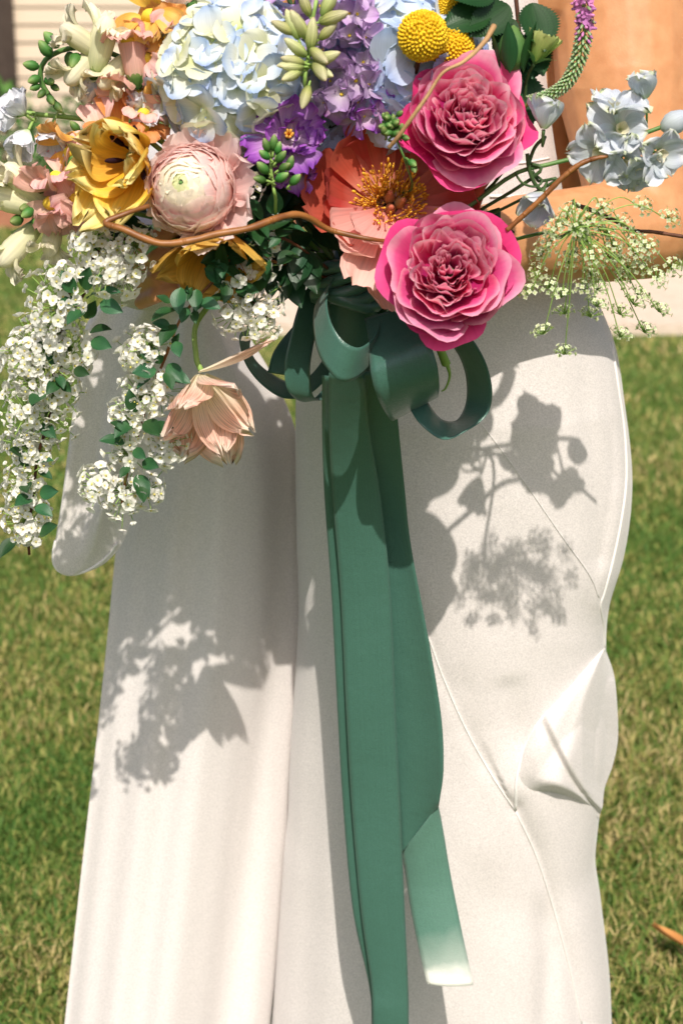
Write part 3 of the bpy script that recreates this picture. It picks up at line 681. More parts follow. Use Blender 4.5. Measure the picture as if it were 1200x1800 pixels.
strip('tail', [(625, 655, -.31, 692, 655, -.31), (632, 760, -.275, 701, 760, -.275), (645, 860, -.245, 711, 860, -.25), (660, 960, ty+.004, 722, 960, ty-.006), (672, 1130, ty+.004, 754, 1130, ty-.012), (684, 1260, ty+.004, 775, 1260, ty-.016), (694, 1350, ty+.003, 779, 1350, ty-.020), (702, 1440, ty, 773, 1402, ty-.016), (706, 1500, ty-.002, 771, 1416, ty-.010)], 110, 10, bow=-.004)
strip('tail', [(705, 1497, ty+.003, 770, 1414, ty-.005), (712, 1535, ty+.001, 778, 1456, ty-.003), (720, 1590, ty-.006, 793, 1545, ty-.006), (736, 1670, ty-.022, 813, 1645, ty-.022), (750, 1729, ty-.036, 832, 1731, ty-.039)], 50, 10, 'ribbon_end_sunlit', bow=.004)
# frayed threads at the cut end
fz = MB()
for i in range(26):
    s = rnd(); a = P(750+82*s, 1728+3*s, ty-.037); fz.add(tube([a, a+Vector((rnd(-.001, .001), 0, -.0015-.003*rnd()**2))], [.00018, .0001], 4))
fz2 = MB(); fz2.V = fz.V; fz2.F = fz.F; fz2.T = fz.T; fz2.S = fz.S; fz2.mi = fz.mi; fz2.n = fz.n
obj('fringe', fz.mesh('fringe', M['piping']), rib, WM[rib].inverted(), kind='stuff')
# loops of the bow
strip('loop', [(592, 478, -.34, 575, 500, -.325), (575, 520, -.365, 552, 545, -.35), (580, 562, -.39, 556, 610, -.385), (600, 596, -.402, 580, 655, -.40), (628, 611, -.40, 607, 671, -.40), (652, 598, -.385, 640, 655, -.385), (666, 572, -.36, 662, 618, -.355), (655, 540, -.33, 650, 580, -.32), (620, 510, -.31, 620, 545, -.305)], 60, 8)
strip('loop', [(640, 560, -.34, 690, 545, -.35), (648, 600, -.37, 728, 575, -.38), (650, 640, -.395, 752, 600, -.405), (654, 668, -.40, 766, 634, -.41), (664, 700, -.395, 771, 664, -.405), (682, 733, -.375, 771, 690, -.385), (692, 737, -.35, 765, 698, -.36), (688, 700, -.325, 740, 672, -.335), (660, 640, -.31, 690, 625, -.315), (630, 570, -.30, 650, 560, -.30)], 70, 10)
strip('loop', [(690, 560, -.31, 715, 540, -.33), (775, 592, -.33, 805, 575, -.35), (803, 620, -.335, 846, 622, -.36), (818, 660, -.335, 864, 682, -.36), (819, 705, -.335, 856, 728, -.36), (803, 738, -.345, 822, 756, -.37), (777, 738, -.355, 781, 773, -.38), (757, 716, -.36, 745, 752, -.385), (742, 690, -.35, 722, 722, -.37), (720, 650, -.33, 700, 670, -.34), (660, 570, -.30, 650, 580, -.30)], 80, 8)
strip('loop', [(596, 470, -.31, 575, 440, -.33), (552, 475, -.33, 520, 490, -.35), (510, 520, -.345, 470, 540, -.365), (462, 560, -.345, 428, 580, -.365), (440, 600, -.335, 421, 600, -.355), (446, 628, -.325, 432, 640, -.34), (470, 652, -.315, 460, 676, -.33), (510, 672, -.31, 500, 700, -.325), (545, 660, -.305, 545, 692, -.31), (590, 600, -.30, 600, 640, -.30)], 80, 8)
strip('loop', [(600, 480, -.32, 570, 470, -.335), (568, 540, -.345, 532, 520, -.36), (548, 620, -.36, 508, 600, -.375), (545, 665, -.365, 500, 650, -.38), (552, 698, -.36, 508, 690, -.375), (572, 700, -.34, 540, 706, -.35), (590, 660, -.32, 575, 670, -.33), (605, 560, -.30, 600, 570, -.30)], 60, 8)
strip('loop', [(600, 470, -.31, 620, 480, -.32), (540, 545, -.32, 560, 560, -.33), (486, 610, -.33, 512, 620, -.34), (470, 655, -.335, 505, 660, -.345)], 40, 6)
hd = MB()
c0, c1 = P(640, 430, -.275), P(621, 640, -.265)
hd.add(tube([c0, c1], [.028, .028], 16, 8), 0, WM[rib].inverted())
obj('wrap', hd.mesh('wrap', M['ribbon']), rib)
kn = MB()
for i in range(5):
    a = i*1.3
    kn.add(tube([KNOT+Vector((.028*math.cos(b), .026*math.sin(b), -.01+.006*i+.006*math.sin(2*b+a))) for b in np.linspace(0, 2*PI, 20)], .006, 6), 0, WM[rib].inverted())
obj('knot', kn.mesh('knot', M['ribbon']), rib)

# ------------------------------------------------------------------ flower builders
def axisM(u, v, y, d, spin=0.0): return frame(P(u, v, y), D(*d), spin)
def to_knot(t, u, v, y, rad, mat, back=.05, n=7, d=(0, 0, 1)):
    a = P(u, v, y); dv = D(*d)
    stem_world(t, 'stem', [a-dv*.004, a-dv*back, a.lerp(KNOT, .55)-dv*back*.8, KNOT+Vector((rnd(-.012, .012), .0, rnd(-.012, .012)))], rad, mat, n, 20)
def garden_rose(label, u, v, y, d, R, seed, spin=0.0, fold=.07):
    t = thing('rose', label, 'rose', axisM(u, v, y, d, spin), 'pink garden roses in the bouquet')
    r = np.random.RandomState(seed); k = 0
    rings = [(5, 1.04, -.24, .10, -.62, 1.75, .16, .035, 'rose_deep'), (5, .98, -.02, .10, -.60, 1.6, .18, .03, 'rose'), (5, .90, .12, .10, -.55, 1.55, .14, .03, 'rose'), (5, .81, .22, .10, -.5, 1.5, .11, .026, 'rose'),
             (6, .72, .29, .09, -.45, 1.35, .08, .026, 'rose'), (6, .64, .33, .08, -.4, 1.3, .05, .026, 'rose_in'), (6, .57, .355, .08, -.4, 1.3, .04, .026, 'rose_in'), (6, .50, .37, .07, -.38, 1.3, .03, .028, 'rose_in'), (5, .44, .375, .07, -.38, 1.5, .03, .028, 'rose_in'),
             (5, .38, .375, .06, -.36, 1.5, .02, .03, 'rose_in'), (5, .32, .37, .06, -.36, 1.5, .02, .03, 'rose_in'), (4, .26, .36, .05, -.35, 1.8, .02, .03, 'rose_in'), (4, .20, .35, .04, -.35, 1.9, .015, .03, 'rose_in'), (3, .14, .335, .04, -.35, 2.2, .01, .02, 'rose_in'), (3, .08, .32, .03, -.35, 2.4, .01, .02, 'rose_in')]
    ox = oy = 0.0
    for ri, (n, rk, zk, rb, zb, span, curl, wav, mt) in enumerate(rings):
        if ri > 4: ox += r.normal()*.018*R; oy += r.normal()*.018*R
        for i in range(n):
            k += 1
            f = 1+.12*(r.rand()-.5)
            g = cupp(rk*R*f, (zk+(.15 if ri < 6 else .09)*(r.rand()-.5))*R, rb*R, zb*R, span*(1+.4*(r.rand()-.5)), curl*R*(-.2+1.9*r.rand()), wav*R*(.9+1.5*r.rand()), seed*100+k, 9, 14, .8 if ri < 5 else .5)
            if ri > 4:      # folded, squeezed inner petals
                V_ = g[0]; an = np.arctan2(V_[:, 1], V_[:, 0]); tt = g[2]; ph = r.rand()*6.28
                sc = 1+(fold*np.sin(an*(3+3*r.rand())+ph)+.4*fold*np.sin(an*9+ph*2))*tt**2
                V_[:, 0] *= sc; V_[:, 1] *= sc
            A = TR(ox+r.normal()*.02*R, oy+r.normal()*.02*R, 0) @ RZ(2*PI*(i+.9*(r.rand()-.5))/n+ri*.9) @ RY(.22*(r.rand()-.5)) @ RX(.18*(r.rand()-.5))
            obj('petal', MB().add(g).mesh('petal', M[mt]), t, A)
    hip = lathe([(.004, -.045), (.007, -.040), (.012, -.032), (.012, -.028)], 10)
    obj('calyx', MB().add(hip).mesh('calyx', M['sepal']), t, TR(0, 0, -.62*R+.032))
    for i in range(5):
        obj('sepal', MB().add(petal(.028, .0055, -.6, -.9, .5, .02, 2, 'point', 8, 4, i)).mesh('sepal', M['sepal']), t, TR(0, 0, -.62*R) @ RZ(2*PI*i/5+.3))
    dv = D(*d); to_knot(t, *( (u, v, y)), .0028, M['stem'], .055, d=d)
    return t
def floret(parent, A, eye, petals, n, mat_r, jit=.25, name='floret'):
    f = obj(name, eye, parent, A)
    for i in range(n):
        obj('petal', petals[int(random.random()*len(petals))], f, RZ(2*PI*i/n+rnd(-.12, .12)) @ RY(rnd(-jit, jit)) @ SCL(rnd(.9, 1.08)))
    return f
def fib(n, cmin):
    out = []
    for i in range(n):
        z = 1-(1-cmin)*(i+.5)/n; a = i*2.39996; s = math.sqrt(1-z*z); out.append((s*math.cos(a), s*math.sin(a), z))
    return out
def hydrangea(label, u, v, y, d, R, n, kinds, psz, cmin=-.15):
    t = thing('hydrangea', label, 'hydrangea', axisM(u, v, y, d))
    eye = MB().add(ball(.0022, 6, 4)).mesh('floret', M['hyd_eye'])
    var = {}
    for kd in set(kinds):
        var[kd] = [MB().add(petal(psz*(1+.12*(q % 3)), psz*.62, .1+.1*q, -.25+.1*(q % 2), .35, .05, 2, 'round', 6, 6, 50+q, r0=.0012)).mesh('petal', M[kd]) for q in range(4)]
    core = MB()
    for (x, y_, z) in fib(n, cmin):
        core.add(tube([(0, 0, -.25*R), (x*R*.5, y_*R*.5, z*R*.5), (x*R*.95, y_*R*.95, z*R*.95)], [.0016, .0012, .0008], 5))
    obj('flower_stalks', core.mesh('flower_stalks', M['stem_lime']), t)
    for (x, y_, z) in fib(n, cmin):
        p = Vector((x, y_, z)); q = (p+Vector((rnd(-.3, .3), rnd(-.3, .3), rnd(-.2, .2)))).to_track_quat('Z', 'Y').to_matrix().to_4x4()
        kd = kinds[int(random.random()*len(kinds))]
        floret(t, Matrix.Translation(p*R*rnd(.9, 1.05)) @ q @ RZ(rnd(0, 6)) @ SCL(rnd(.85, 1.15)), eye, var[kd], 4, kd)
    to_knot(t, u, v, y, .0035, M['stem'], .06, d=d)
    return t
hydrangea('large round pale hydrangea with white, cream and ice blue florets', 412, 132, -.335, (-.1, .1, 1), .057, 92, ['hyd_a', 'hyd_a', 'hyd_a', 'hyd_b', 'hyd_b'], .0205)
hydrangea('sky blue hydrangea behind the yellow ball flower and upper rose', 700, 120, -.30, (.1, .2, 1), .066, 66, ['hyd_c', 'hyd_c', 'hyd_a'], .0245)
hydrangea('small blue hydrangea head behind the ruffled purple bloom', 575, 215, -.29, (0, .2, 1), .040, 34, ['hyd_c', 'hyd_a'], .021)

# ------------------------------------------------------------------ roses
garden_rose('upper pink garden rose, beside the yellow ball flower', 820, 200, -.40, (.03, .10, 1), .0460, 3)
garden_rose('lower pink garden rose, overlapping the green bow', 792, 474, -.43, (-.02, .12, 1), .0485, 8, 1.1, .11)

# ------------------------------------------------------------------ peony
def peony():
    t = thing('peony', 'open coral peony with yellow stamens between the two pink roses', 'peony', axisM(688, 362, -.345, (.12, .08, 1)))
    r = np.random.RandomState(5)
    # angle measured in the flower's own plane (0 = right, 90 = up)
    spec = [(150, .062, .036, .15, .85, 'peony'), (192, .060, .034, .15, .80, 'peony'), (172, .070, .040, .0, .75, 'peony'), (120, .066, .038, .2, .75, 'peony'), (95, .072, .040, .1, .7, 'peony'), (65, .070, .040, .2, .7, 'peony'),
            (35, .072, .040, .1, .75, 'peony'), (8, .072, .038, .2, .7, 'peony'), (-25, .066, .036, .2, .7, 'peony'), (218, .058, .030, .2, .5, 'peony_pale'), (245, .066, .026, .35, -.2, 'peony_pale'), (268, .070, .028, .1, -.1, 'peony_pale'), (292, .066, .028, .2, .1, 'peony_pale'), (232, .050, .026, .5, .3, 'peony_pale'), (318, .06, .032, .2, .5, 'peony_pale')]
    for i, (a, L, W_, a0, a1, mt) in enumerate(spec):
        g = petal(L*1.16, W_*1.12, a0, a1, .75, .025, 2.2, 'fan', 11, 10, 60+i, .05, r0=.006, a2=.25)
        obj('petal', MB().add(g).mesh('petal', M[mt]), t, RZ(math.radians(a)) @ TR(0, 0, -.012+.0012*i))
    sts = [MB().add(tube([(0, 0, 0), (.006+.002*q, 0, .011), (.010+.003*q, 0, .020+.002*q)], [.00045, .0005, .0005], 5, 6)).add(ball(.0011, 6, 5, 2.6), 0, TR(.0103+.003*q, 0, .0213+.002*q) @ RY(.4)).mesh('stamen', M['anther']) for q in range(4)]
    for i in range(290):
        a = rnd(0, 6.28); rr = .004+.010*math.sqrt(rnd())
        obj('stamen', sts[i % 4], t, RZ(a) @ TR(rr, 0, -.004+rnd(-.004, .003)) @ RY(rnd(-.5, .45)) @ RZ(rnd(-.8, .8)) @ SCL(rnd(.6, 1.05)))
    for i in range(3):
        pg = MB().add(lathe([(.0001, 0), (.004, .003), (.0045, .010), (.002, .017), (.0022, .020), (.0001, .021)], 9)).mesh('pistil', M['pistil'])
        obj('pistil', pg, t, RZ(2.1*i) @ TR(.004, 0, .0) @ RY(.15))
    to_knot(t, 690, 365, -.33, .003, M['stem'], .03)
peony()

# ------------------------------------------------------------------ ranunculus
def ranunculus():
    t = thing('ranunculus', 'pale pink ranunculus with cream heart and tiny green eye', 'ranunculus', axisM(338, 332, -.395, (-.25, .0, 1)))
    R = .0335; r = np.random.RandomState(2); k = 0
    n = 11
    for j in range(n):
        f = j/(n-1); al = math.radians(5+78*f); Rk = R*(.80+.22*f); cnt = 6+int(3*f)
        mt = 'ran0' if j < 1 else 'ran1' if j < 4 else 'ran2' if j < 9 else 'ran3'
        for i in range(cnt):
            k += 1
            T, S_ = np.meshgrid(np.linspace(0, 1, 8), np.linspace(-1, 1, 9), indexing='ij')
            p1, p2 = r.rand(2)*6.28
            rim = al*(1+.10*np.sin(2*S_+p1))+math.radians(16)*np.abs(S_)**3
            A = math.radians(125)+(rim-math.radians(125))*T
            rr = Rk*(1+.05*(r.rand()-.5))*(1+.05*T**5*(1+.8*np.sin(7*S_+p2)))
            th = S_*(1.15-.3*f)*.75
            V = np.stack([rr*np.sin(A)*np.cos(th/np.maximum(.35, np.sin(A))*1.0), rr*np.sin(A)*np.sin(th/np.maximum(.35, np.sin(A))), rr*np.cos(A)], -1).reshape(-1, 3)
            obj('petal', MB().add((V, grid_faces(7, 8), T.ravel(), S_.ravel())).mesh('petal', M[mt]), t, RZ(2*PI*(i+.3*r.rand())/cnt+j*1.9) @ RY(.05*(r.rand()-.5)))
    for i, (a, L) in enumerate([(-30, .056), (-72, .052), (12, .052), (58, .052), (100, .048), (150, .042), (215, .042)]):
        g = petal(L, .029, .05, .80, .9, .06, 2.5, 'fan', 8, 12, 90+i, .05, r0=.006)
        obj('petal', MB().add(g).mesh('petal', M['ran3']), t, TR(0, 0, -.022) @ RZ(math.radians(a)))
    obj('eye', MB().add(ball(.0019, 8, 6, .7)).mesh('eye', M['sepal']), t, TR(0, 0, R*.795))
    to_knot(t, 336, 334, -.36, .0025, M['stem'], .04)
ranunculus()

# ------------------------------------------------------------------ tulips
def tulip(label, u, v, y, d, mats, spec, seed, stamens=True, spin=0.0):
    t = thing('tulip', label, 'tulip', axisM(u, v, y, d, spin), 'parrot tulips in the bouquet'); fr_ = .22 if stamens else .12
    for i, (a, L, W_, a0, a1, mt) in enumerate(spec):
        g = petal(L, W_, a0, a1, .9, .10 if stamens else .06, 3.0, 'round', 14, 20, seed+i, fr_, r0=.004)
        obj('petal', MB().add(g).mesh('petal', M[mt]), t, RZ(math.radians(a)) @ TR(0, 0, .001*i) @ (RX(0) if stamens else RX(rnd(-.25, .25))))
    if stamens:
        sm_ = MB().add(tube([(0, 0, 0), (.003, 0, .010), (.007, 0, .018)], [.0012, .001, .0008], 6, 6)).add(ball(.0024, 8, 6, 3.4), 0, TR(.0095, 0, .023) @ RY(.5)).mesh('stamen', M['black'])
        for i in range(6): obj('stamen', sm_, t, RZ(2*PI*i/6+.3) @ TR(.003, 0, .002) @ RY(rnd(0, .35)))
        obj('pistil', MB().add(lathe([(.003, 0), (.0035, .010), (.003, .017), (.0055, .019), (.0001, .020)], 9)).mesh('pistil', M['bud_lime']), t)
    return t
t = tulip('frilly yellow parrot tulip with black stamens left of the pink ranunculus', 256, 280, -.365, (-.55, -.10, 1), None,
      [(205, .058, .030, .35, .85, 'tulip'), (240, .064, .034, .25, .5, 'tulip'), (275, .058, .032, .35, .6, 'tulip'), (165, .056, .030, .5, .95, 'tulip'), (110, .046, .030, .75, .8, 'tulip'), (60, .040, .028, .9, .6, 'tulip'), (0, .034, .024, 1.1, .4, 'tulip'), (-50, .044, .026, .8, .5, 'tulip')], 300)
to_knot(t, 256, 280, -.355, .003, M['stem'], .02)
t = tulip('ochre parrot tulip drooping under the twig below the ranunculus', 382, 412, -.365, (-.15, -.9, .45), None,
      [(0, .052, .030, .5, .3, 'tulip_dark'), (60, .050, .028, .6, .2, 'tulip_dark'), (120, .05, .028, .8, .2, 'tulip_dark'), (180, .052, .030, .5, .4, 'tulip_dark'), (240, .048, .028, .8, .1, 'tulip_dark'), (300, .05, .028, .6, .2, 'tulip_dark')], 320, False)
to_knot(t, 382, 412, -.355, .0028, M['stem'], .01)
t = tulip('peach streaked parrot tulip hanging upside down over the gown', 352, 655, -.36, (.22, -.85, .55), None,
      [(250, .070, .027, .65, .10, 'tulip_pale'), (300, .076, .029, .72, -.10, 'tulip_pale'), (328, .060, .021, .95, .05, 'tulip_pale'), (195, .064, .024, .95, .1, 'tulip_pale'), (120, .060, .022, .95, .1, 'tulip_pale'), (60, .058, .020, .9, -.1, 'tulip_pale'), (275, .060, .022, 1.0, .0, 'tulip_pale')], 340, False)
g = petal(.068, .014, 0, .5, .9, .05, 2, 'round', 12, 10, 371, .12)
A = WM[t].inverted() @ frame(P(352, 652, -.365), D(.1, 1, .4)) 
q = D(.95, .12, .25); zz = D(-.1, 1, .3); yv = zz.cross(q).normalized(); zz = q.cross(yv)
Mx = Matrix((q, yv, zz)).transposed().to_4x4(); Mx.translation = P(350, 655, -.37)
obj('petal', MB().add(g).mesh('petal', M['tulip_pale']), t, WM[t].inverted() @ Mx)
stem_world(t, 'stem', [P(354, 652, -.36), P(345, 625, -.35), P(350, 560, -.33), P(430, 500, -.31), KNOT], .0024, M['stem_lime'])

# ------------------------------------------------------------------ ball flowers
def craspedia(label, u, v, y, R, stem_pts):
    t = thing('ball_flower', label, 'flower', axisM(u, v, y, (0, 0, 1)), 'yellow ball flowers in the bouquet')
    mb = MB().add(ball(R*.95, 20, 14)); bump = ball(R*.085, 6, 4)
    for p in fib(420, -1.0):
        pv = Vector(p); mb.add(bump, 0, Matrix.Translation(pv*R*rnd(.93, .99)) @ pv.to_track_quat('Z', 'Y').to_matrix().to_4x4() @ Matrix.Diagonal((1, 1, 1.5, 1)))
    obj('flower_head', mb.mesh('flower_head', M['craspedia']), t)
    stem_world(t, 'stem', stem_pts, .0022, M['twig_dark'])
craspedia('round yellow ball flower nearest the camera, above the upper rose', 743, 63, -.385, .0185, [P(737, 98, -.375), P(727, 140, -.36), P(715, 220, -.33), KNOT])
craspedia('second yellow ball flower, half hidden behind the upper rose', 795, 85, -.36, .0165, [P(795, 105, -.355), P(790, 180, -.34), P(730, 320, -.32), KNOT])
craspedia('yellow ball flower at the top edge beside the dark leaf', 793, 8, -.345, .012, [P(793, 25, -.34), P(770, 150, -.32), KNOT])

# ------------------------------------------------------------------ lavender spikes, purple ruffled bloom
def lavender(label, pts, y, n, rad, mt='lav', psz=.0115):
    t = thing('larkspur', label, 'larkspur', axisM(*pts[0], y, (0, 0, 1)), 'lavender larkspur spikes')
    Q = catmull(pts, 60); inv = WM[t].inverted()
    stem_world(t, 'stem', [P(a, b, y+.03) for a, b in pts]+[KNOT], .002, M['stem_dark'])
    eye = MB().add(ball(.0016, 6, 4)).mesh('floret', M['palate'])
    pm = [MB().add(petal(psz*(1+.1*q), psz*.52, .25+.15*q, -.2, .4, .08, 2, 'round' if q % 2 else 'point', 6, 5, 400+q, r0=.001)).mesh('petal', M[mt]) for q in range(4)]
    for i in range(n):
        a, b = Q[int(i/n*59)]; c = P(a, b, y+.02)
        th = i*2.4; d = D(math.cos(th)*.9, math.sin(th)*.6, .35+.6*rnd())
        w = frame(c+d*rad*rnd(.75, 1.1), (d+Vector((rnd(-.2, .2), rnd(-.2, .2), rnd(-.2, .2)))), rnd(0, 6))
        floret(t, inv @ w @ SCL(rnd(.8, 1.15)), eye, pm, 5, mt)
    return t
lavender('lavender larkspur spike at the top, right of the cream buds', [(588, -5), (602, 60), (618, 130), (600, 175)], -.375, 34, .021)
lavender('darker purple larkspur cluster low between hydrangea and peony', [(655, 160), (640, 190), (600, 185)], -.37, 14, .017, 'purple', .0125)
lavender('pale lilac larkspur tip on the left of the cream buds', [(505, -10), (520, 40), (500, 60)], -.36, 8, .012)

def ruffled(label, u, v, y, d, R, seed, mt='purple'):
    t = thing('lisianthus', label, 'lisianthus', axisM(u, v, y, d))
    for ring, (n, a0, a1, L) in enumerate([(5, .1, .5, 1.0), (5, .45, .5, .85), (4, .9, .4, .7)]):
        for i in range(n):
            g = petal(L*R, R*.62, a0, a1, .7, .11, 2.6, 'fan', 9, 14, seed+ring*10+i, .08, r0=.002)
            obj('petal', MB().add(g).mesh('petal', M[mt]), t, TR(0, 0, -.004*ring) @ RZ(2*PI*i/n+ring*.6+rnd(-.3, .3)) @ RY(rnd(-.5, .25)) @ RX(rnd(-.35, .35)) @ SCL(rnd(.85, 1.1)))
    mb = MB()
    for i in range(7): mb.add(tube([(0, 0, 0), (.003*math.cos(i), .003*math.sin(i), .013)], [.0008, .0012], 5))
    obj('stamen', mb.mesh('stamen', M['anther']), t)
    to_knot(t, u, v, y, .002, M['stem'], .03, d=d)
ruffled('ruffled purple and white bloom below the pale hydrangea', 506, 242, -.375, (.1, .05, 1), .034, 500)
ruffled('small ruffled violet bloom partly hidden behind green stock buds', 520, 300, -.36, (.1, -.4, .9), .020, 540)

budm = {}
def bud_mesh(L, R, mt):
    k = (L, R, mt)
    if k not in budm:
        budm[k] = MB().add(lathe([(.0004, 0), (R*.55, L*.08), (R*.95, L*.3), (R, L*.5), (R*.75, L*.75), (R*.35, L*.93), (.0003, L)], 9)).mesh('bud', M[mt])
    return budm[k]
def bud_spray(name, label, cat, base, buds, y, L, R, mt, smat, srad=.0015, group=None):
    """base: polyline of the main stalk (pixels); buds: (attach u,v, tip direction du,dv,dtowards)"""
    t = thing(name, label, cat, axisM(*base[0], y, (0, 0, 1)), group); inv = WM[t].inverted()
    pz = [P(a, b, y+.006) for a, b in base]
    stem_world(t, 'stem', pz+[pz[-1]+Vector((.004, .05, -.03)), P(600, 330, -.27), KNOT+Vector((0, .02, .02))], srad, M[smat])
    for (a, b, dx, dy, dz) in buds:
        d = D(dx, dy, dz); p = P(a, b, y)
        o = obj('bud', bud_mesh(L, R, mt), t, inv @ frame(p, d, rnd(0, 6)) @ SCL(rnd(.85, 1.15)))
        obj('pedicel', MB().add(tube([p+Vector((0, .006, -.004)), p-d*.004, p+d*.002], [.0008, .0009, .0011], 5, 8), 0, WM[o].inverted()).mesh('pedicel', M[smat]), o)
    return t
bud_spray('tuberose', 'spray of cream green striped buds over the pale hydrangea', 'flower buds', [(556, 0), (545, 60), (540, 110), (536, 150)],
          [(540, 100, -.8, .55, .4), (545, 85, .55, -.6, .5), (530, 110, -.9, -.2, .3), (535, 118, -.95, -.1, .5), (536, 112, -.8, .1, .4), (530, 125, -.7, -.45, .5), (545, 90, .1, .9, .4), (560, 70, .7, .55, .4), (552, 118, .75, -.5, .5), (548, 112, .9, .25, .4), (540, 70, -.5, .8, .4), (525, 70, -.4, .9, .3), (553, 105, .3, -.7, .5), (543, 150, -.25, -.95, .4), (560, 40, .9, .2, .4), (520, 60, -.9, .4, .3), (545, 30, -.4, .9, .4), (565, 30, .5, .85, .3)], -.405, .023, .0047, 'bud_cream', 'stem_lime')
bud_spray('stock_buds', 'small green budded stock stalk in front of the purple bloom', 'flower buds', [(478, 262), (476, 290), (480, 325), (484, 345)],
          [(472, 268, -.3, .9, .5), (480, 266, .1, 1, .4), (486, 272, .3, .9, .5), (474, 280, -.7, .5, .6), (486, 285, .6, .6, .5), (490, 300, .8, .4, .5), (472, 305, -.6, .5, .6), (484, 318, .7, .3, .5), (468, 318, -.8, .1, .5), (506, 300, .3, .9, .3), (510, 325, .6, .5, .5)], -.41, .0125, .0035, 'bud', 'stem_lime', .0013)

# ------------------------------------------------------------------ snapdragons
def snap_mesh(mt, seed, closed):
    mb = MB(); r = np.random.RandomState(seed)
    if closed:
        mb.add(lathe([(.003, -.024), (.0062, -.018), (.0080, -.008), (.0088, .002), (.0080, .008), (.0062, .013), (.0036, .016), (.0003, .017)], 12))
        for a, L in ((1.2, .016), (1.9, .017), (-1.0, .013), (-1.6, .014), (-2.2, .013)):
            mb.add(petal(L*1.25, .0100, 1.5, -1.0-.9*r.rand(), .8, .22, 2.8, 'fan', 8, 10, seed+int(a*10)+40, .10), 0, TR(0, 0, .002) @ RZ(a) @ TR(.0070, 0, 0))
    else:
        mb.add(lathe([(.0035, -.024), (.0068, -.017), (.0078, -.008), (.0088, 0)], 10))
        for s in (-1, 1):
            mb.add(petal(.019, .0115, 1.45, -1.0, .7, .14, 2.4, 'fan', 8, 9, seed+s+3, .08), 0, RZ(PI/2+s*.55) @ TR(.0062, 0, 0))
        for a in (-.9, 0, .9):
            mb.add(petal(.016, .0100, 1.25, -2.3, .7, .14, 2.2, 'fan', 8, 8, seed+int(a*10)+20, .08), 0, RZ(-PI/2+a) @ TR(.0062, 0, 0))
    return mb.mesh('bloom', M[mt])
PAL = MB().add(ball(.0052, 10, 8, 1.0), 0, Matrix.Diagonal((1.1, .8, 1, 1))).mesh('palate', M['palate'])
CAL = MB()
for i in range(5): CAL.add(petal(.013, .0042, .9, .55, .6, 0, 1, 'point', 5, 3, i, r0=.0015), 0, TR(0, 0, -.028) @ RZ(2*PI*i/5))
CAL = CAL.mesh('calyx', M['bud'])
smesh = {}
def snapdragon(label, stem_pts, y, blooms, buds=(), smat='stem', group='snapdragon stems in the bouquet', srad=.0022, rbud=(.0125, .0039)):
    t = thing('snapdragon', label, 'snapdragon', axisM(*stem_pts[0], y, (0, 0, 1)), group); inv = WM[t].inverted()
    stem_world(t, 'stem', [P(a, b, y+.012) for a, b in stem_pts]+[KNOT], [srad*.5]+[srad]*len(stem_pts), M[smat])
    for i, (u, v, d, s, mt) in enumerate(blooms):
        cl = mt == 'cream'; k = (mt, i % 4)
        if k not in smesh: smesh[k] = snap_mesh(mt, 600+17*(i % 4), cl)
        z = D(*d); w = frame(P(u, v, y-.005), z)
        # keep the lower lip pointing down
        dn = D(.1*rnd(-1, 1), -1, 0); dn = (dn-z*dn.dot(z)); 
        if dn.length < .2: dn = D(1, 0, 0)-z*D(1, 0, 0).dot(z)
        dn.normalize(); xv = (-dn).cross(z).normalized()
        Mx = Matrix((xv, -dn, z)).transposed().to_4x4(); Mx.translation = P(u, v, y-.005)
        b = obj('bloom', smesh[k], t, inv @ Mx @ SCL(s*(1.05 if cl else 1.2)))
        if not cl: obj('palate', PAL, b, TR(0, -.0035, .0015))
        obj('calyx', CAL, b)
    for (u, v, dx, dy, dz, s) in buds:
        obj('bud', bud_mesh(rbud[0], rbud[1], 'bud'), t, inv @ frame(P(u, v, y), D(dx, dy, dz), rnd(0, 6)) @ SCL(s))
    return t
snapdragon('arching cream snapdragon with curling tip of green buds at upper left', [(105, 185), (88, 170), (72, 140), (78, 108), (110, 88), (150, 84), (200, 95), (245, 120), (290, 150)], -.34,
   [(140, 68, (-.8, .5, .4), 1.0, 'cream'), (180, 72, (.3, .9, .45), 1.15, 'cream'), (140, 122, (-.55, -.75, .3), .95, 'cream'), (198, 130, (-.55, -.7, .2), .9, 'cream'), (232, 75, (-.1, .9, .2), 1.1, 'peach')],
   [(95, 180, .6, -.7, .3, .9), (85, 168, .5, -.8, .4, .85), (80, 158, -.5, -.7, .4, .8), (90, 150, .8, -.5, .4, .75), (72, 150, -.8, -.4, .4, .8), (80, 140, .6, -.3, .6, 1.0), (72, 136, -.7, -.4, .5, 1.0), (84, 126, .7, .0, .6, 1.1), (70, 118, -.9, .1, .4, 1.1), (88, 112, .5, -.5, .6, 1.2), (92, 100, -.5, .6, .4, 1.3), (104, 84, -.6, .6, .4, 1.35), (122, 92, .2, -.9, .4, 1.3), (138, 96, -.2, -.7, .6, 1.4), (128, 80, -.3, .9, .3, 1.2), (238, 135, -.3, -.8, .5, 1.2), (275, 132, .3, -.7, .5, 1.0)])
snapdragon('orange and peach snapdragon at the top, left of the pale hydrangea', [(270, -20), (272, 40), (280, 90), (290, 160), (330, 250)], -.335,
   [(268, 22, (-.3, .3, 1), 1.2, 'orange'), (310, 22, (.3, .4, .9), 1.0, 'pinkb'), (262, 95, (-.7, .1, .7), 1.1, 'pinkb'), (302, 62, (.1, .1, 1), 1.0, 'orange'), (238, 155, (-.5, -.6, .6), 1.15, 'peach'), (290, 165, (.1, -.5, .8), 1.0, 'orange')],
   [(298, 42, .6, .5, .5, 1.6), (325, 18, .7, .6, .4, 1.2), (268, 135, -.6, -.3, .6, 1.3)])
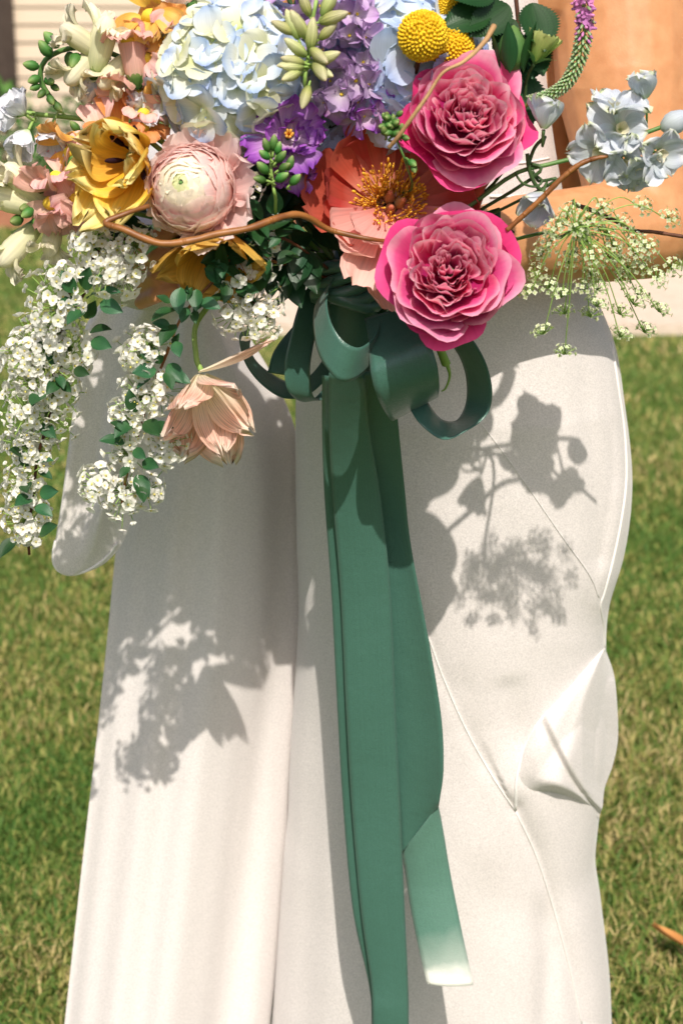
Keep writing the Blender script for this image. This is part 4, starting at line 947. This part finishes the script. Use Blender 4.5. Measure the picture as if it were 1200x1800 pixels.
snapdragon('orange and pink snapdragon behind the top of the yellow tulip', [(110, 240), (150, 235), (190, 230), (250, 240), (330, 300)], -.345,
   [(128, 256, (-.7, -.25, .6), 1.1, 'orange'), (178, 236, (-.3, .7, .6), 1.05, 'pinkb'), (208, 228, (-.1, .8, .6), 1.15, 'orange'), (245, 226, (.3, .7, .6), 1.0, 'orange'), (250, 200, (.2, .7, .5), .8, 'pinkb')],
   [(140, 232, -.6, .7, .4, .9)], 'stem_lime')
snapdragon('peach snapdragon with yellow throats left of the yellow tulip', [(70, 345), (110, 345), (150, 350), (220, 370), (330, 400)], -.35,
   [(96, 346, (-.6, -.1, .8), 1.25, 'peach'), (108, 312, (-.4, .8, .4), 1.0, 'pinkb'), (136, 340, (.5, .0, .9), 1.1, 'pinkb'), (110, 372, (-.1, -.8, .5), 1.0, 'peach')],
   [(120, 300, .5, .6, .5, 1.6), (82, 375, -.3, -.8, .4, 1.2), (60, 368, -.6, -.5, .5, 1.1)])
snapdragon('cream snapdragon at the far left edge with blooms pointing left', [(20, 410), (55, 395), (90, 375), (150, 380), (260, 410)], -.34,
   [(40, 320, (-.65, .6, .4), 1.15, 'cream'), (22, 352, (-.85, .2, .4), 1.2, 'cream'), (28, 436, (-.6, -.75, .3), 1.15, 'cream'), (92, 420, (-.1, -.9, .3), .9, 'cream')],
   [(66, 340, .3, .3, .9, 1.3), (58, 362, -.4, -.3, .8, 1.4), (66, 382, .2, -.5, .8, 1.4), (40, 385, -.5, -.3, .8, 1.2)], 'stem_lime')

# ------------------------------------------------------------------ delphiniums
dp = {}
for mt in ('delph', 'delph_w'):
    dp[mt] = [MB().add(petal(.0190*(1+.10*q), .0118, 1.05-.16*q, -.85, .7, .15, 2.4, 'round', 8, 9, 700+q, .10, r0=.002)).mesh('petal', M[mt]) for q in range(4)]
    dp[mt+'b'] = [MB().add(petal(.0215, .0118, 1.05+.08*q, .05, .8, .09, 2.2, 'round', 8, 8, 720+q, .08, r0=.002, a2=-.25)).mesh('petal', M[mt]) for q in range(3)]
BEE = MB()
for i in range(4): BEE.add(petal(.010, .004, .9, .3, .8, .05, 2, 'round', 5, 4, 740+i), 0, RZ(1.57*i))
BEE = BEE.mesh('floret', M['cream'])
def delphinium(label, stem_pts, y, fl, mt, buds=(), smat='stem', group=None, srad=.0018, last=True):
    t = thing('delphinium', label, 'delphinium', axisM(*stem_pts[0], y, (0, 0, 1)), group); inv = WM[t].inverted()
    pts = [P(a, b, y+.012) for a, b in stem_pts]
    stem_world(t, 'stem', pts+([KNOT] if last else []), srad, M[smat])
    for (u, v, d, s, op) in fl:
        w = frame(P(u, v, y-.004), D(*d), rnd(0, 6)) @ SCL(s)
        f = floret(t, inv @ w, BEE, dp[mt] if op else dp[mt+'b'], 5, mt, .12)
        # pedicel and spur behind the floret
        z = Vector((0, 0, -1)); near = min(pts, key=lambda q: (q-(WM[f]).translation).length)
        loc = WM[f].inverted() @ near
        obj('pedicel', MB().add(tube([loc, loc*.35+Vector((0, 0, -.010)), (0, 0, -.001)], [.0009, .0009, .0014], 6, 10)).mesh('pedicel', M[smat]), f)
    for (u, v, dx, dy, dz, s) in buds:
        obj('bud', bud_mesh(.024, .0085, mt), t, inv @ frame(P(u, v, y), D(dx, dy, dz), rnd(0, 6)) @ SCL(s))
    return t
delphinium('ice blue delphinium spray in front of the bare arm at right', [(1185, 215), (1130, 235), (1080, 255), (1020, 275), (960, 290), (900, 308), (800, 380)], -.385,
   [(1078, 196, (0, .8, .5), 1.1, 1), (1088, 228, (.1, -.1, 1), 1.15, 1), (1056, 262, (-.4, -.5, .7), 1.1, 1), (1092, 280, (.1, -.7, .7), 1.05, 1), (1150, 268, (.5, -.4, .7), 1.15, 1), (1120, 292, (.2, -.8, .5), .9, 1), (1134, 172, (-.2, .8, .4), 1.0, 0)], 'delph',
   [(1160, 228, .9, .45, .2, 1.1)], 'stem')
delphinium('single pale blue delphinium cup at the upper right of the upper rose', [(958, 240), (940, 258), (930, 285), (925, 320)], -.385, [(955, 226, (.1, .95, .3), 1.15, 0)], 'delph', (), 'stem_dark', srad=.0015)
delphinium('drooping pale blue delphinium floret above the umbel', [(935, 300), (945, 318), (955, 330)], -.375, [(952, 340, (-.35, -.75, .5), 1.15, 0), ], 'delph', (), 'stem_dark', srad=.0013)
delphinium('white bell blossoms of delphinium nodding at the left edge', [(10, 190), (60, 200), (120, 206), (180, 215), (260, 235), (350, 300)], -.33,
   [(44, 200, (-.5, .5, .6), .95, 0), (50, 230, (-.35, -.85, .4), 1.05, 0), (92, 222, (.0, -.85, .4), 1.15, 0), (152, 186, (.1, .85, .4), 1.0, 0), (30, 205, (-.8, -.3, .4), .8, 0)], 'delph_w', (), 'stem_lime', srad=.002)
delphinium('small white delphinium florets tucked between orange blooms and hydrangea', [(265, 205), (280, 225), (300, 260)], -.345, [(262, 200, (-.2, .3, .9), .75, 1), (248, 190, (-.5, .6, .6), .6, 0)], 'delph_w', (), 'stem_lime')

# ------------------------------------------------------------------ spirea
FLV = []
for q, (a0, a1, L_) in enumerate([(.45, -.45, .0046), (.25, -.35, .0049), (.75, -.30, .0044), (1.15, .25, .0036)]):
    f_ = MB()
    for i in range(5): f_.add(petal(L_*(1+.1*math.sin(i*2+q)), .0027, a0+.1*math.sin(i*3+q), a1, .6, .08, 2, 'round', 4, 4, i+9*q, r0=.0004), 0, RZ(2*PI*i/5+.1*math.sin(i*5+q)))
    f_.add(ball(.0009, 5, 3), 1, TR(0, 0, .0008)); FLV.append(f_.mesh('floret', [M['spw'], M['spy']]))
LEAFM = [MB().add(petal(.0205, .0062, .15, -.6+.3*q, .35, .04, 1.5, 'point', 8, 4, 800+q, fold=.15)).mesh('leaf', M['leaf_blue']) for q in range(3)]
def spirea(label, twig, y, clusters, leaves, wood='twig_dark', group='white spirea sprays in the bouquet', join=True):
    t = thing('spirea', label, 'spirea', axisM(*twig[0], y, (0, 0, 1)), group); inv = WM[t].inverted()
    stem_world(t, 'twig', [P(a, b, y+.008) for a, b in twig]+([KNOT] if join else []), [.0013]*(len(twig)+join), M[wood], 6, 30, .08)
    for (u, v, r, n, d) in clusters:
        pxm = 3000/((P(u, v, y)-Vector(CAM)).dot(Vector(FWD))); R = r/pxm
        ax = D(*d); w = frame(P(u, v, y)-ax*R*.45, ax, rnd(0, 6)); st = MB(); pts = []
        for (x, yy, z) in fib(n, -.05):
            lump = (1 if n > 29 else .85+.5*rnd())*1+.22*math.sin(3*math.atan2(yy, x)+u)+.12*math.sin(5*z+v); p = Vector((x*R, yy*R, z*R*.62))*rnd(.62, 1.24)*lump*1.10; pts.append(p)
            st.add(tube([(0, 0, -R*.3), p*.5+Vector((0, 0, -R*.1)), p*.97], [.0005, .0004, .0004], 4))
        c = obj('flower_cluster', st.mesh('flower_cluster', M['stem_lime']), t, inv @ w)
        for p in pts:
            q = (p.normalized()+Vector((rnd(-.35, .35), rnd(-.35, .35), rnd(-.2, .4)))).to_track_quat('Z', 'Y').to_matrix().to_4x4()
            obj('floret', FLV[random.choice((0, 0, 1, 1, 2, 2, 3))], c, Matrix.Translation(p) @ q @ SCL(rnd(.78, 1.25)))
    for i, (u, v, dx, dy, dz) in enumerate(leaves):
        d = D(dx, dy, dz); nz = D(rnd(-.3, .3), .5+rnd(-.3, .3), .8); yv = nz.cross(d).normalized(); nz = d.cross(yv)
        Mx = Matrix((d, yv, nz)).transposed().to_4x4(); Mx.translation = P(u, v, y-.004+rnd(-.004, .004))
        obj('leaf', LEAFM[i % 3], t, inv @ Mx @ RX(rnd(-.4, .4)) @ SCL(rnd(.6, 1.2)))
    return t
def leafgroup(u, v, n, spread=1.0, r=10, rg=1):
    rr = np.random.RandomState(int(u*7+v))
    return [(u+rr.normal()*r, v+rr.normal()*r, math.cos(a)*spread, math.sin(a)*spread, .25+.4*rr.rand()) for a in (rr.rand(n)*6.28)]
spirea('spirea spray just under the yellow tulip, nearest the top of the white cascade', [(120, 520), (150, 470), (190, 430), (240, 420), (330, 440)], -.375,
   [(180, 440, 52, 60, (-.2, .3, .9)), (150, 410, 30, 20, (-.4, .7, .5)), (216, 482, 36, 36, (.1, -.2, .9)), (240, 425, 30, 22, (.2, .4, .9)), (200, 480, 40, 36, (0, -.5, .8)), (95, 520, 50, 56, (-.3, .5, .8)), (115, 475, 26, 18, (-.1, .9, .5))],
   [(172, 518, .9, .15, .3), (176, 532, .9, -.4, .3), (150, 510, .3, .8, .5), (155, 525, .5, .3, .8), (148, 545, -.5, -.6, .6), (140, 530, -.8, -.2, .4), (165, 500, .6, .6, .5), (240, 465, .5, .5, .6), (255, 450, .8, .3, .5), (130, 515, -.4, .8, .5)])
spirea('thick white spirea spray at the left edge, level with the sleeve', [(70, 790), (90, 720), (95, 650), (110, 580), (140, 530), (170, 480)], -.365,
   [(50, 600, 48, 52, (-.3, .4, .8)), (125, 605, 44, 44, (.3, .2, .9)), (70, 640, 46, 44, (-.1, -.2, .9)), (40, 670, 42, 36, (-.5, 0, .8)), (110, 690, 38, 34, (.4, -.2, .9)), (85, 735, 42, 40, (.1, -.3, .9)), (35, 720, 34, 26, (-.4, 0, .8)), (95, 575, 34, 26, (0, .3, .9)), (30, 630, 30, 20, (-.5, .2, .8))],
   [(158, 585, .9, .2, .4), (160, 600, .9, -.3, .4), (150, 560, .5, .8, .4), (100, 660, .5, -.7, .5), (110, 672, .6, -.6, .5), (75, 690, -.2, -.6, .7), (95, 640, -.3, .7, .6), (130, 650, .9, -.3, .4), (70, 615, .2, .3, .9), (105, 670, -.4, -.5, .6)], join=False)
spirea('lowest spirea spray at the left edge hanging against the lawn', [(52, 975), (50, 930), (60, 870), (65, 810), (80, 740), (110, 640)], -.355,
   [(40, 775, 38, 34, (-.3, .3, .9)), (70, 790, 30, 22, (.4, .1, .9)), (28, 838, 32, 28, (-.4, .1, .8)), (45, 915, 38, 36, (0, .2, .9)), (25, 880, 22, 12, (-.5, 0, .8)), (60, 862, 18, 10, (.6, .2, .8)), (50, 945, 24, 16, (.2, -.6, .8))],
   [(66, 812, .9, .15, .3), (68, 828, .9, -.5, .3), (70, 868, .9, .1, .4), (62, 890, .9, -.4, .4), (30, 945, -.5, -.7, .4), (70, 940, .8, .3, .4), (75, 745, .6, -.6, .5), (50, 820, -.2, .7, .6), (45, 850, .3, -.5, .8), (55, 875, -.4, -.2, .8), (40, 800, -.5, .2, .8)], join=False)
spirea('spirea spray with many dark leaves trailing down over the sleeve', [(215, 885), (222, 840), (238, 780), (262, 700), (290, 630), (318, 560), (370, 500), (430, 450)], -.385,
   [(250, 600, 42, 34, (-.4, .3, .8)), (232, 630, 34, 24, (-.6, 0, .8)), (240, 690, 40, 34, (-.3, .3, .9)), (285, 690, 34, 28, (.3, -.2, .9)), (215, 740, 36, 30, (-.5, .0, .9)), (292, 780, 34, 30, (.4, 0, .9)), (215, 800, 26, 16, (-.3, -.3, .8)), (160, 845, 34, 30, (-.5, .4, .7)), (215, 872, 40, 38, (0, -.3, .9)), (265, 862, 26, 20, (.5, .0, .8))],
   [(318, 505, -.1, -1, .3), (345, 508, .05, -1, .3), (300, 532, -.9, .3, .3), (312, 545, -.9, -.3, .4), (330, 540, -.3, -.9, .4), (342, 545, .2, -1, .3), (352, 530, .9, -.3, .4), (310, 570, -.5, -.8, .4), (308, 600, .3, -.9, .4), (300, 575, -.8, .2, .5),
    (270, 635, -.8, .4, .4), (275, 650, -.9, -.2, .4), (295, 640, .6, -.7, .4), (290, 655, .4, -.9, .4), (265, 665, -.6, -.7, .4), (300, 660, .9, -.3, .4), (306, 620, .3, .9, .4), (282, 640, -.3, .9, .5),
    (240, 725, -.3, .9, .4), (232, 740, -.6, -.7, .5), (255, 740, .6, -.6, .5), (220, 780, -.9, .2, .4), (235, 790, .7, -.5, .5), (250, 812, .9, -.3, .4), (240, 835, .5, -.8, .4), (228, 820, -.5, -.7, .5), (245, 850, .2, -.95, .4), (262, 760, .8, .2, .5), (225, 760, -.7, .4, .6)], 'twig')
spirea('spirea clusters with blue green leaves left of the bow', [(470, 560), (440, 520), (430, 480), (445, 440), (500, 420)], -.38,
   [(425, 470, 30, 20, (-.2, .3, .9)), (455, 460, 26, 15, (.4, .3, .8)), (450, 535, 38, 34, (.2, -.2, .9)), (410, 560, 32, 24, (-.2, -.5, .8)), (470, 570, 26, 20, (.5, -.3, .8)), (440, 330, 14, 7, (0, 0, 1)), (480, 425, 16, 7, (.3, 0, .9))],
   leafgroup(385, 490, 9, 1, 14)+leafgroup(410, 440, 10, 1, 16)+leafgroup(450, 415, 10, 1, 18)+leafgroup(480, 400, 8, 1, 18)+leafgroup(365, 520, 7, 1, 14)+leafgroup(430, 510, 6, 1, 14)+leafgroup(495, 445, 6, 1, 14))

# ------------------------------------------------------------------ umbel
UMB = [(1002, 363), (1062, 359), (1135, 359), (1182, 380), (990, 383), (1041, 383), (1101, 389), (969, 398), (1023, 404), (1071, 407), (1122, 419), (960, 425), (945, 446), (939, 480), (924, 506), (960, 497), (984, 510), (990, 540), (951, 575), (991, 611), (999, 464), (1014, 446), (1038, 419), (1047, 455), (1044, 480), (1029, 500), (1056, 500), (1038, 545), (1053, 527), (1086, 431), (1077, 452), (1095, 455), (1098, 485), (1110, 470), (1125, 443), (1146, 434), (1134, 467), (1161, 485), (1188, 467), (1119, 524), (1131, 512), (1095, 542), (1164, 537), (1095, 581), (1137, 573)]
def umbel():
    y0 = -.43; c = P(1010, 402, y0-.01)
    t = thing('queen_annes_lace', 'airy green white lace umbel hanging in front of the bare forearm', 'wildflower', Matrix.Translation(c)); inv = WM[t].inverted()
    stem_world(t, 'stem', [c, c+Vector((-.01, .02, -.01)), P(950, 410, -.33), P(800, 450, -.31), KNOT], .0016, M['stem'])
    for i, (u, v) in enumerate(UMB):
        dd = math.hypot(u-1010, v-402); y = y0-.012+.00018*dd+rnd(-.012, .012)
        p = P(u, v, y); up = (p-c); hang = min(1, max(0, (v-470)/60))
        d = (up.normalized()*.6+D(0, .9*hang+.2, .7*(1-hang)+.25)).normalized()
        mid = c.lerp(p, .55)+Vector((0, -.006, .010*(1-hang)+.004))
        ray = tube([c, mid, p-d*.006], [.0006, .0005, .0005], 5, 12)
        hub = p-d*.006
        mb = MB(); w = frame(hub, d, rnd(0, 6)); 
        for k, q in enumerate(fib(17, .25)):
            qv = w @ (Vector((q[0]*.0100, q[1]*.0100, q[2]*.0080))*rnd(.8, 1.15))
            mb.add(tube([hub, qv], [.0003, .00025], 4))
            n_ = (qv-hub).normalized(); fm = frame(qv, n_, rnd(0, 6))
            for s in range(4):
                mb.add(petal(.0022, .0011, .3, -.3, .3, 0, 1, 'round', 2, 2, s), 1, fm @ RZ(s*1.57+.1))
        o = obj('umbellet', mb2(mb, inv), t)
        obj('ray', MB().add(ray, 0, inv).mesh('ray', M['stem_lime']), o)
    return t
def mb2(mb, inv):
    n = MB(); A = np.array(inv)
    n.V = [v@A[:3, :3].T+A[:3, 3] for v in mb.V]; n.F = mb.F; n.T = mb.T; n.S = mb.S; n.mi = mb.mi; n.n = mb.n
    return n.mesh('umbellet', [M['stem_lime'], M['ammi']])
umbel()

# ------------------------------------------------------------------ veronica spike
def veronica():
    pts = [(1022, -20), (1027, 40), (1020, 90), (1005, 130), (985, 155), (955, 170), (930, 176)]
    y = -.38; t = thing('veronica', 'curving veronica spike, magenta above and green towards its tip', 'flower spike', axisM(*pts[0], y, (0, 0, 1))); inv = WM[t].inverted()
    Q = catmull(pts, 220); W3 = [P(a, b, y) for a, b in Q]
    stem_world(t, 'stem', W3[::12]+[P(920, 190, y+.01), P(850, 300, -.34), KNOT], .0014, M['stem_lime'])
    vm = [MB().add(lathe([(.0003, 0), (.0010, .0015), (.0013, .004), (.0009, .006), (.0002, .0065)], 6)).mesh('floret', M[k]) for k in ('ver', 'verg')]
    pink = MB()
    for i in range(4): pink.add(petal(.006, .0022, .75, -.5, .4, .1, 2, 'round', 3, 2, i), 0, RZ(1.57*i))
    pink = pink.mesh('floret', M['ver'])
    for i in range(280):
        f = i/279; k = min(218, int(f*218)); p = W3[k]; tan = (W3[k+1]-W3[max(0, k-1)]).normalized()
        a = i*2.39996; s1 = tan.cross(Vector((0, 1, 0))).normalized(); s2 = tan.cross(s1)
        out = s1*math.cos(a)+s2*math.sin(a); rr = .0062*(1-.62*f)
        if f < .20 and i % 3: me, d, s = pink, (out+tan*.1), 1.05
        else: me, d, s = vm[1], (out+tan*.8), (1.0-.45*f)
        if f < .26 and i % 2: me = vm[0]
        obj('floret', me, t, inv @ frame(p+out*rr*.55, d, rnd(0, 6)) @ SCL(s))
veronica()

# ------------------------------------------------------------------ rose foliage, buds, fillers
SER = [MB().add(petal(.040, .0145, .1, -.35+.2*q, .35, .03, 1.5, 'point', 36, 4, 850+q, serr=.16, fold=.10)).mesh('leaf', M['leaf_rose']) for q in range(3)]
SMO = [MB().add(petal(.040, .011, .1, -.35+.25*q, .35, .03, 1.5, 'point', 10, 4, 860+q, fold=.12)).mesh('leaf', M['leaf']) for q in range(3)]
def foliage(label, stempts, y, leaves, meshes, smat, srad=.0018, name='rose_foliage', cat='foliage', to=True):
    t = thing(name, label, cat, axisM(*stempts[0], y, (0, 0, 1)), 'leafy stems in the bouquet'); inv = WM[t].inverted()
    stem_world(t, 'stem', [P(a, b, y+.006) for a, b in stempts]+([KNOT] if to else []), srad, M[smat])
    for i, (u, v, dx, dy, dz, s) in enumerate(leaves):
        d = D(dx, dy, dz); nz = D(rnd(-.4, .4), .4+rnd(-.3, .3), .9); yv = nz.cross(d).normalized(); nz = d.cross(yv)
        Mx = Matrix((d, yv, nz)).transposed().to_4x4(); Mx.translation = P(u, v, y+rnd(-.006, .006))
        obj('leaf', meshes[i % 3], t, inv @ Mx @ SCL(s))
    return t
fo = foliage('serrated dark green rose leaves above and right of the upper rose', [(905, -15), (912, 60), (915, 130), (918, 180), (900, 260)], -.352,
   [(862, 22, -.9, -.35, .3, 1.1), (895, 10, -.75, -.65, .3, 1.15), (935, 5, .15, -1, .3, 1.2), (900, 70, -.2, -.95, .2, 1.25), (925, 60, .3, -.95, .3, 1.0), (905, 90, -.1, -.95, .3, 1.1), (918, 125, .05, -1, .2, 1.25), (940, 70, -.1, -.95, .3, .9), (870, -10, -.95, -.2, .3, 1.1), (905, 35, -.6, -.8, .3, .8), (890, 60, .3, -.9, .4, .9)], SER, 'twig_dark')
inv = WM[fo].inverted()
rb = obj('rosebud', bud_mesh(.036, .0125, 'sepal'), fo, inv @ frame(P(900, 128, -.375), D(.0, 1, .3)) )
for i in range(5): obj('sepal', MB().add(petal(.040, .0075, 1.25, .15, .9, .03, 2, 'point', 8, 4, 870+i, r0=.007)).mesh('sepal', M['leaf_rose']), rb, RZ(2*PI*i/5) @ TR(.003, 0, 0))
lb = thing('lisianthus_bud', 'lime green ruffled bud in front of the arm beside the rose leaves', 'flower bud', axisM(940, 108, -.38, (.35, .9, .3)))
for i in range(7): obj('petal', MB().add(petal(.024, .011, 1.2-.03*i, .1, .9, .06, 2.2, 'fan', 7, 6, 880+i, .06, r0=.003)).mesh('petal', M['bud_lime']), lb, RZ(2*PI*i/7*2.1))
for i in range(5): obj('sepal', MB().add(petal(.020, .0022, .8, -.6, .5, 0, 1, 'point', 6, 2, i)).mesh('sepal', M['sepal']), lb, TR(0, 0, -.003) @ RZ(2*PI*i/5))
stem_world(lb, 'stem', [P(938, 112, -.38), P(925, 140, -.37), P(915, 200, -.36), P(860, 330, -.33), KNOT], .0014, M['stem_dark'])
foliage('dark smooth leaves filling the gap between ranunculus and peony', [(470, 300), (500, 350), (540, 400), (580, 450)], -.325,
   [(430+rnd(0, 130), 275+rnd(0, 140), math.cos(a), math.sin(a), .2+.4*rnd(), rnd(.8, 1.2)) for a in np.linspace(0, 12.4, 26)], SMO, 'stem_dark', .0022, 'greenery')
foliage('shadowed leaves tucked beneath the purple larkspur and above the peony', [(620, 180), (625, 240), (620, 320)], -.315,
   [(585+rnd(0, 90), 185+rnd(0, 80), math.cos(a), math.sin(a), .2+.4*rnd(), rnd(.8, 1.2)) for a in np.linspace(0, 12.4, 18)], SMO, 'stem_dark', .0022, 'greenery')
foliage('dark leaves hanging behind the white clusters left of the bow', [(505, 400), (515, 440), (530, 480)], -.34,
   [(490+rnd(0, 60), 400+rnd(0, 70), rnd(-.4, .4), -1, .3, rnd(.7, 1.0)) for a in range(12)]+[(350+rnd(0, 120), 330+rnd(0, 90), rnd(-1, 1), rnd(-1, .4), .2, .9) for a in range(10)], SMO, 'stem_dark', .0016, 'greenery')
foliage('leaves behind the left snapdragons and yellow tulip', [(200, 400), (280, 400), (380, 430)], -.315,
   [(130+rnd(0, 230), 330+rnd(0, 100), math.cos(a), math.sin(a), .3, rnd(.7, 1.1)) for a in np.linspace(0, 12.4, 16)], SMO, 'stem_dark', .0016, 'greenery')
foliage('shadowed leaves behind the peony and lower rose', [(690, 300), (660, 420), (640, 470)], -.29,
   [(590+rnd(0, 260), 300+rnd(0, 230), math.cos(a), math.sin(a), .3, rnd(.9, 1.3)) for a in np.linspace(0, 18.6, 34)], SMO, 'stem_dark', .0022, 'greenery')
foliage('leaves behind the two hydrangeas', [(540, 40), (570, 160), (600, 300)], -.27,
   [(420+rnd(0, 330), 60+rnd(0, 250), math.cos(a), math.sin(a), .3, rnd(.9, 1.3)) for a in np.linspace(0, 18.6, 34)], SMO, 'stem_dark', .0022, 'greenery')
bud_spray('filler_buds', 'tiny green filler buds between the upper rose and the peony', 'flower buds', [(690, 200), (695, 240), (712, 285)],
          [(690+rnd(-16, 16), 225+rnd(-22, 25), rnd(-1, 1), rnd(-.5, 1), .7) for i in range(22)]+[(718, 282, .5, -.5, .5), (725, 290, .2, -.8, .5)], -.405, .0085, .0028, 'bud', 'stem', .0009)
# bare stem of the lower rose that shows below its head
st = thing('flower_stem', 'pale green cut stem poking out below the lower rose', 'stem', Matrix.Translation(P(768, 600, -.36)))
stem_world(st, 'stalk', [P(760, 580, -.37), P(772, 610, -.365), P(784, 640, -.36)], [.0036, .0036, .004], M['stem_lime'])
stem_world(st, 'tendril', [P(784, 636, -.36), P(790, 660, -.36), P(783, 682, -.36), P(775, 688, -.36)], [.0022, .0012, .0009, .0005], M['stem_lime'])

# ------------------------------------------------------------------ willow twigs
def twig(label, pts, y, rad, mat):
    ys = y if hasattr(y, '__len__') else [y]*len(pts)
    t = thing('willow_twig', label, 'twig', axisM(*pts[0], ys[0], (0, 0, 1)), 'curly willow twigs in the bouquet')
    n = len(pts)
    stem_world(t, 'branch', [P(a, b, q) for (a, b), q in zip(pts, ys)], rad, M[mat], 9, 70, .05)
    nb = MB(); Q = catmull(pts, 30); Yq = catmull([[q] for q in ys], 30); r0 = rad if not hasattr(rad, '__len__') else rad[len(rad)//2]
    for k in (5, 11, 17, 24): nb.add(ball(r0*.75, 7, 5, 1.2), 0, Matrix.Translation(P(Q[k][0], Q[k][1], Yq[k][0]-r0*.5)))
    obj('node', MB2(nb, WM[t].inverted(), 'node', M[mat]), t)
    return t
def MB2(mb, inv, name, mat):
    A = np.array(inv); mb.V = [v@A[:3, :3].T+A[:3, 3] for v in mb.V]; return mb.mesh(name, mat)
twig('long brown curly willow twig crossing below the ranunculus to the peony', [(262, 362), (225, 374), (185, 392), (215, 402), (250, 418), (290, 429), (340, 422), (385, 411), (440, 401), (485, 384), (520, 377), (545, 384), (575, 402), (610, 412), (655, 421), (690, 425)],
     [-.43, -.44, -.445, -.45, -.452, -.452, -.45, -.445, -.44, -.43, -.42, -.41, -.40, -.40, -.40, -.39], [.0018, .0020, .0024, .0027, .0029, .0029, .0029, .0028, .0028, .0027, .0027, .0026, .0024, .0021, .0018, .0013], 'twig')
twig('tan willow twig lying across the upper rose', [(868, 45), (850, 75), (815, 108), (778, 128), (750, 170), (725, 205), (700, 240), (683, 260)], [-.43, -.44, -.455, -.46, -.462, -.46, -.455, -.45], [.0022, .0019, .0015, .0012, .0014, .0016, .0016, .0017], 'twig_pale')
twig('reddish willow twig running up from the lower rose to the blue delphinium', [(890, 405), (920, 378), (950, 350), (985, 315), (1015, 291), (1040, 280), (1068, 274)], -.405, [.0020, .0022, .0022, .0022, .0022, .0020, .0014], 'twig')
twig('dark thin twig behind the lace umbel in front of the forearm', [(1005, 358), (1040, 370), (1080, 388), (1110, 404), (1150, 408), (1200, 416)], -.34, [.002, .002, .0018, .0014, .0016, .0016], 'twig_dark')
# dark curling side stems right of the upper rose
sd_ = thing('flower_stem', 'dark curling side stems between upper rose and blue delphinium', 'stem', Matrix.Translation(P(930, 300, -.38)))
stem_world(sd_, 'stalk', [P(905, 305, -.38), P(918, 322, -.38), P(940, 328, -.378), P(952, 318, -.375), P(938, 306, -.375)], .0010, M['stem_dark'])
stem_world(sd_, 'stalk', [P(926, 270, -.38), P(929, 295, -.38), P(938, 320, -.378), P(950, 335, -.375)], .0017, M['stem_dark'])
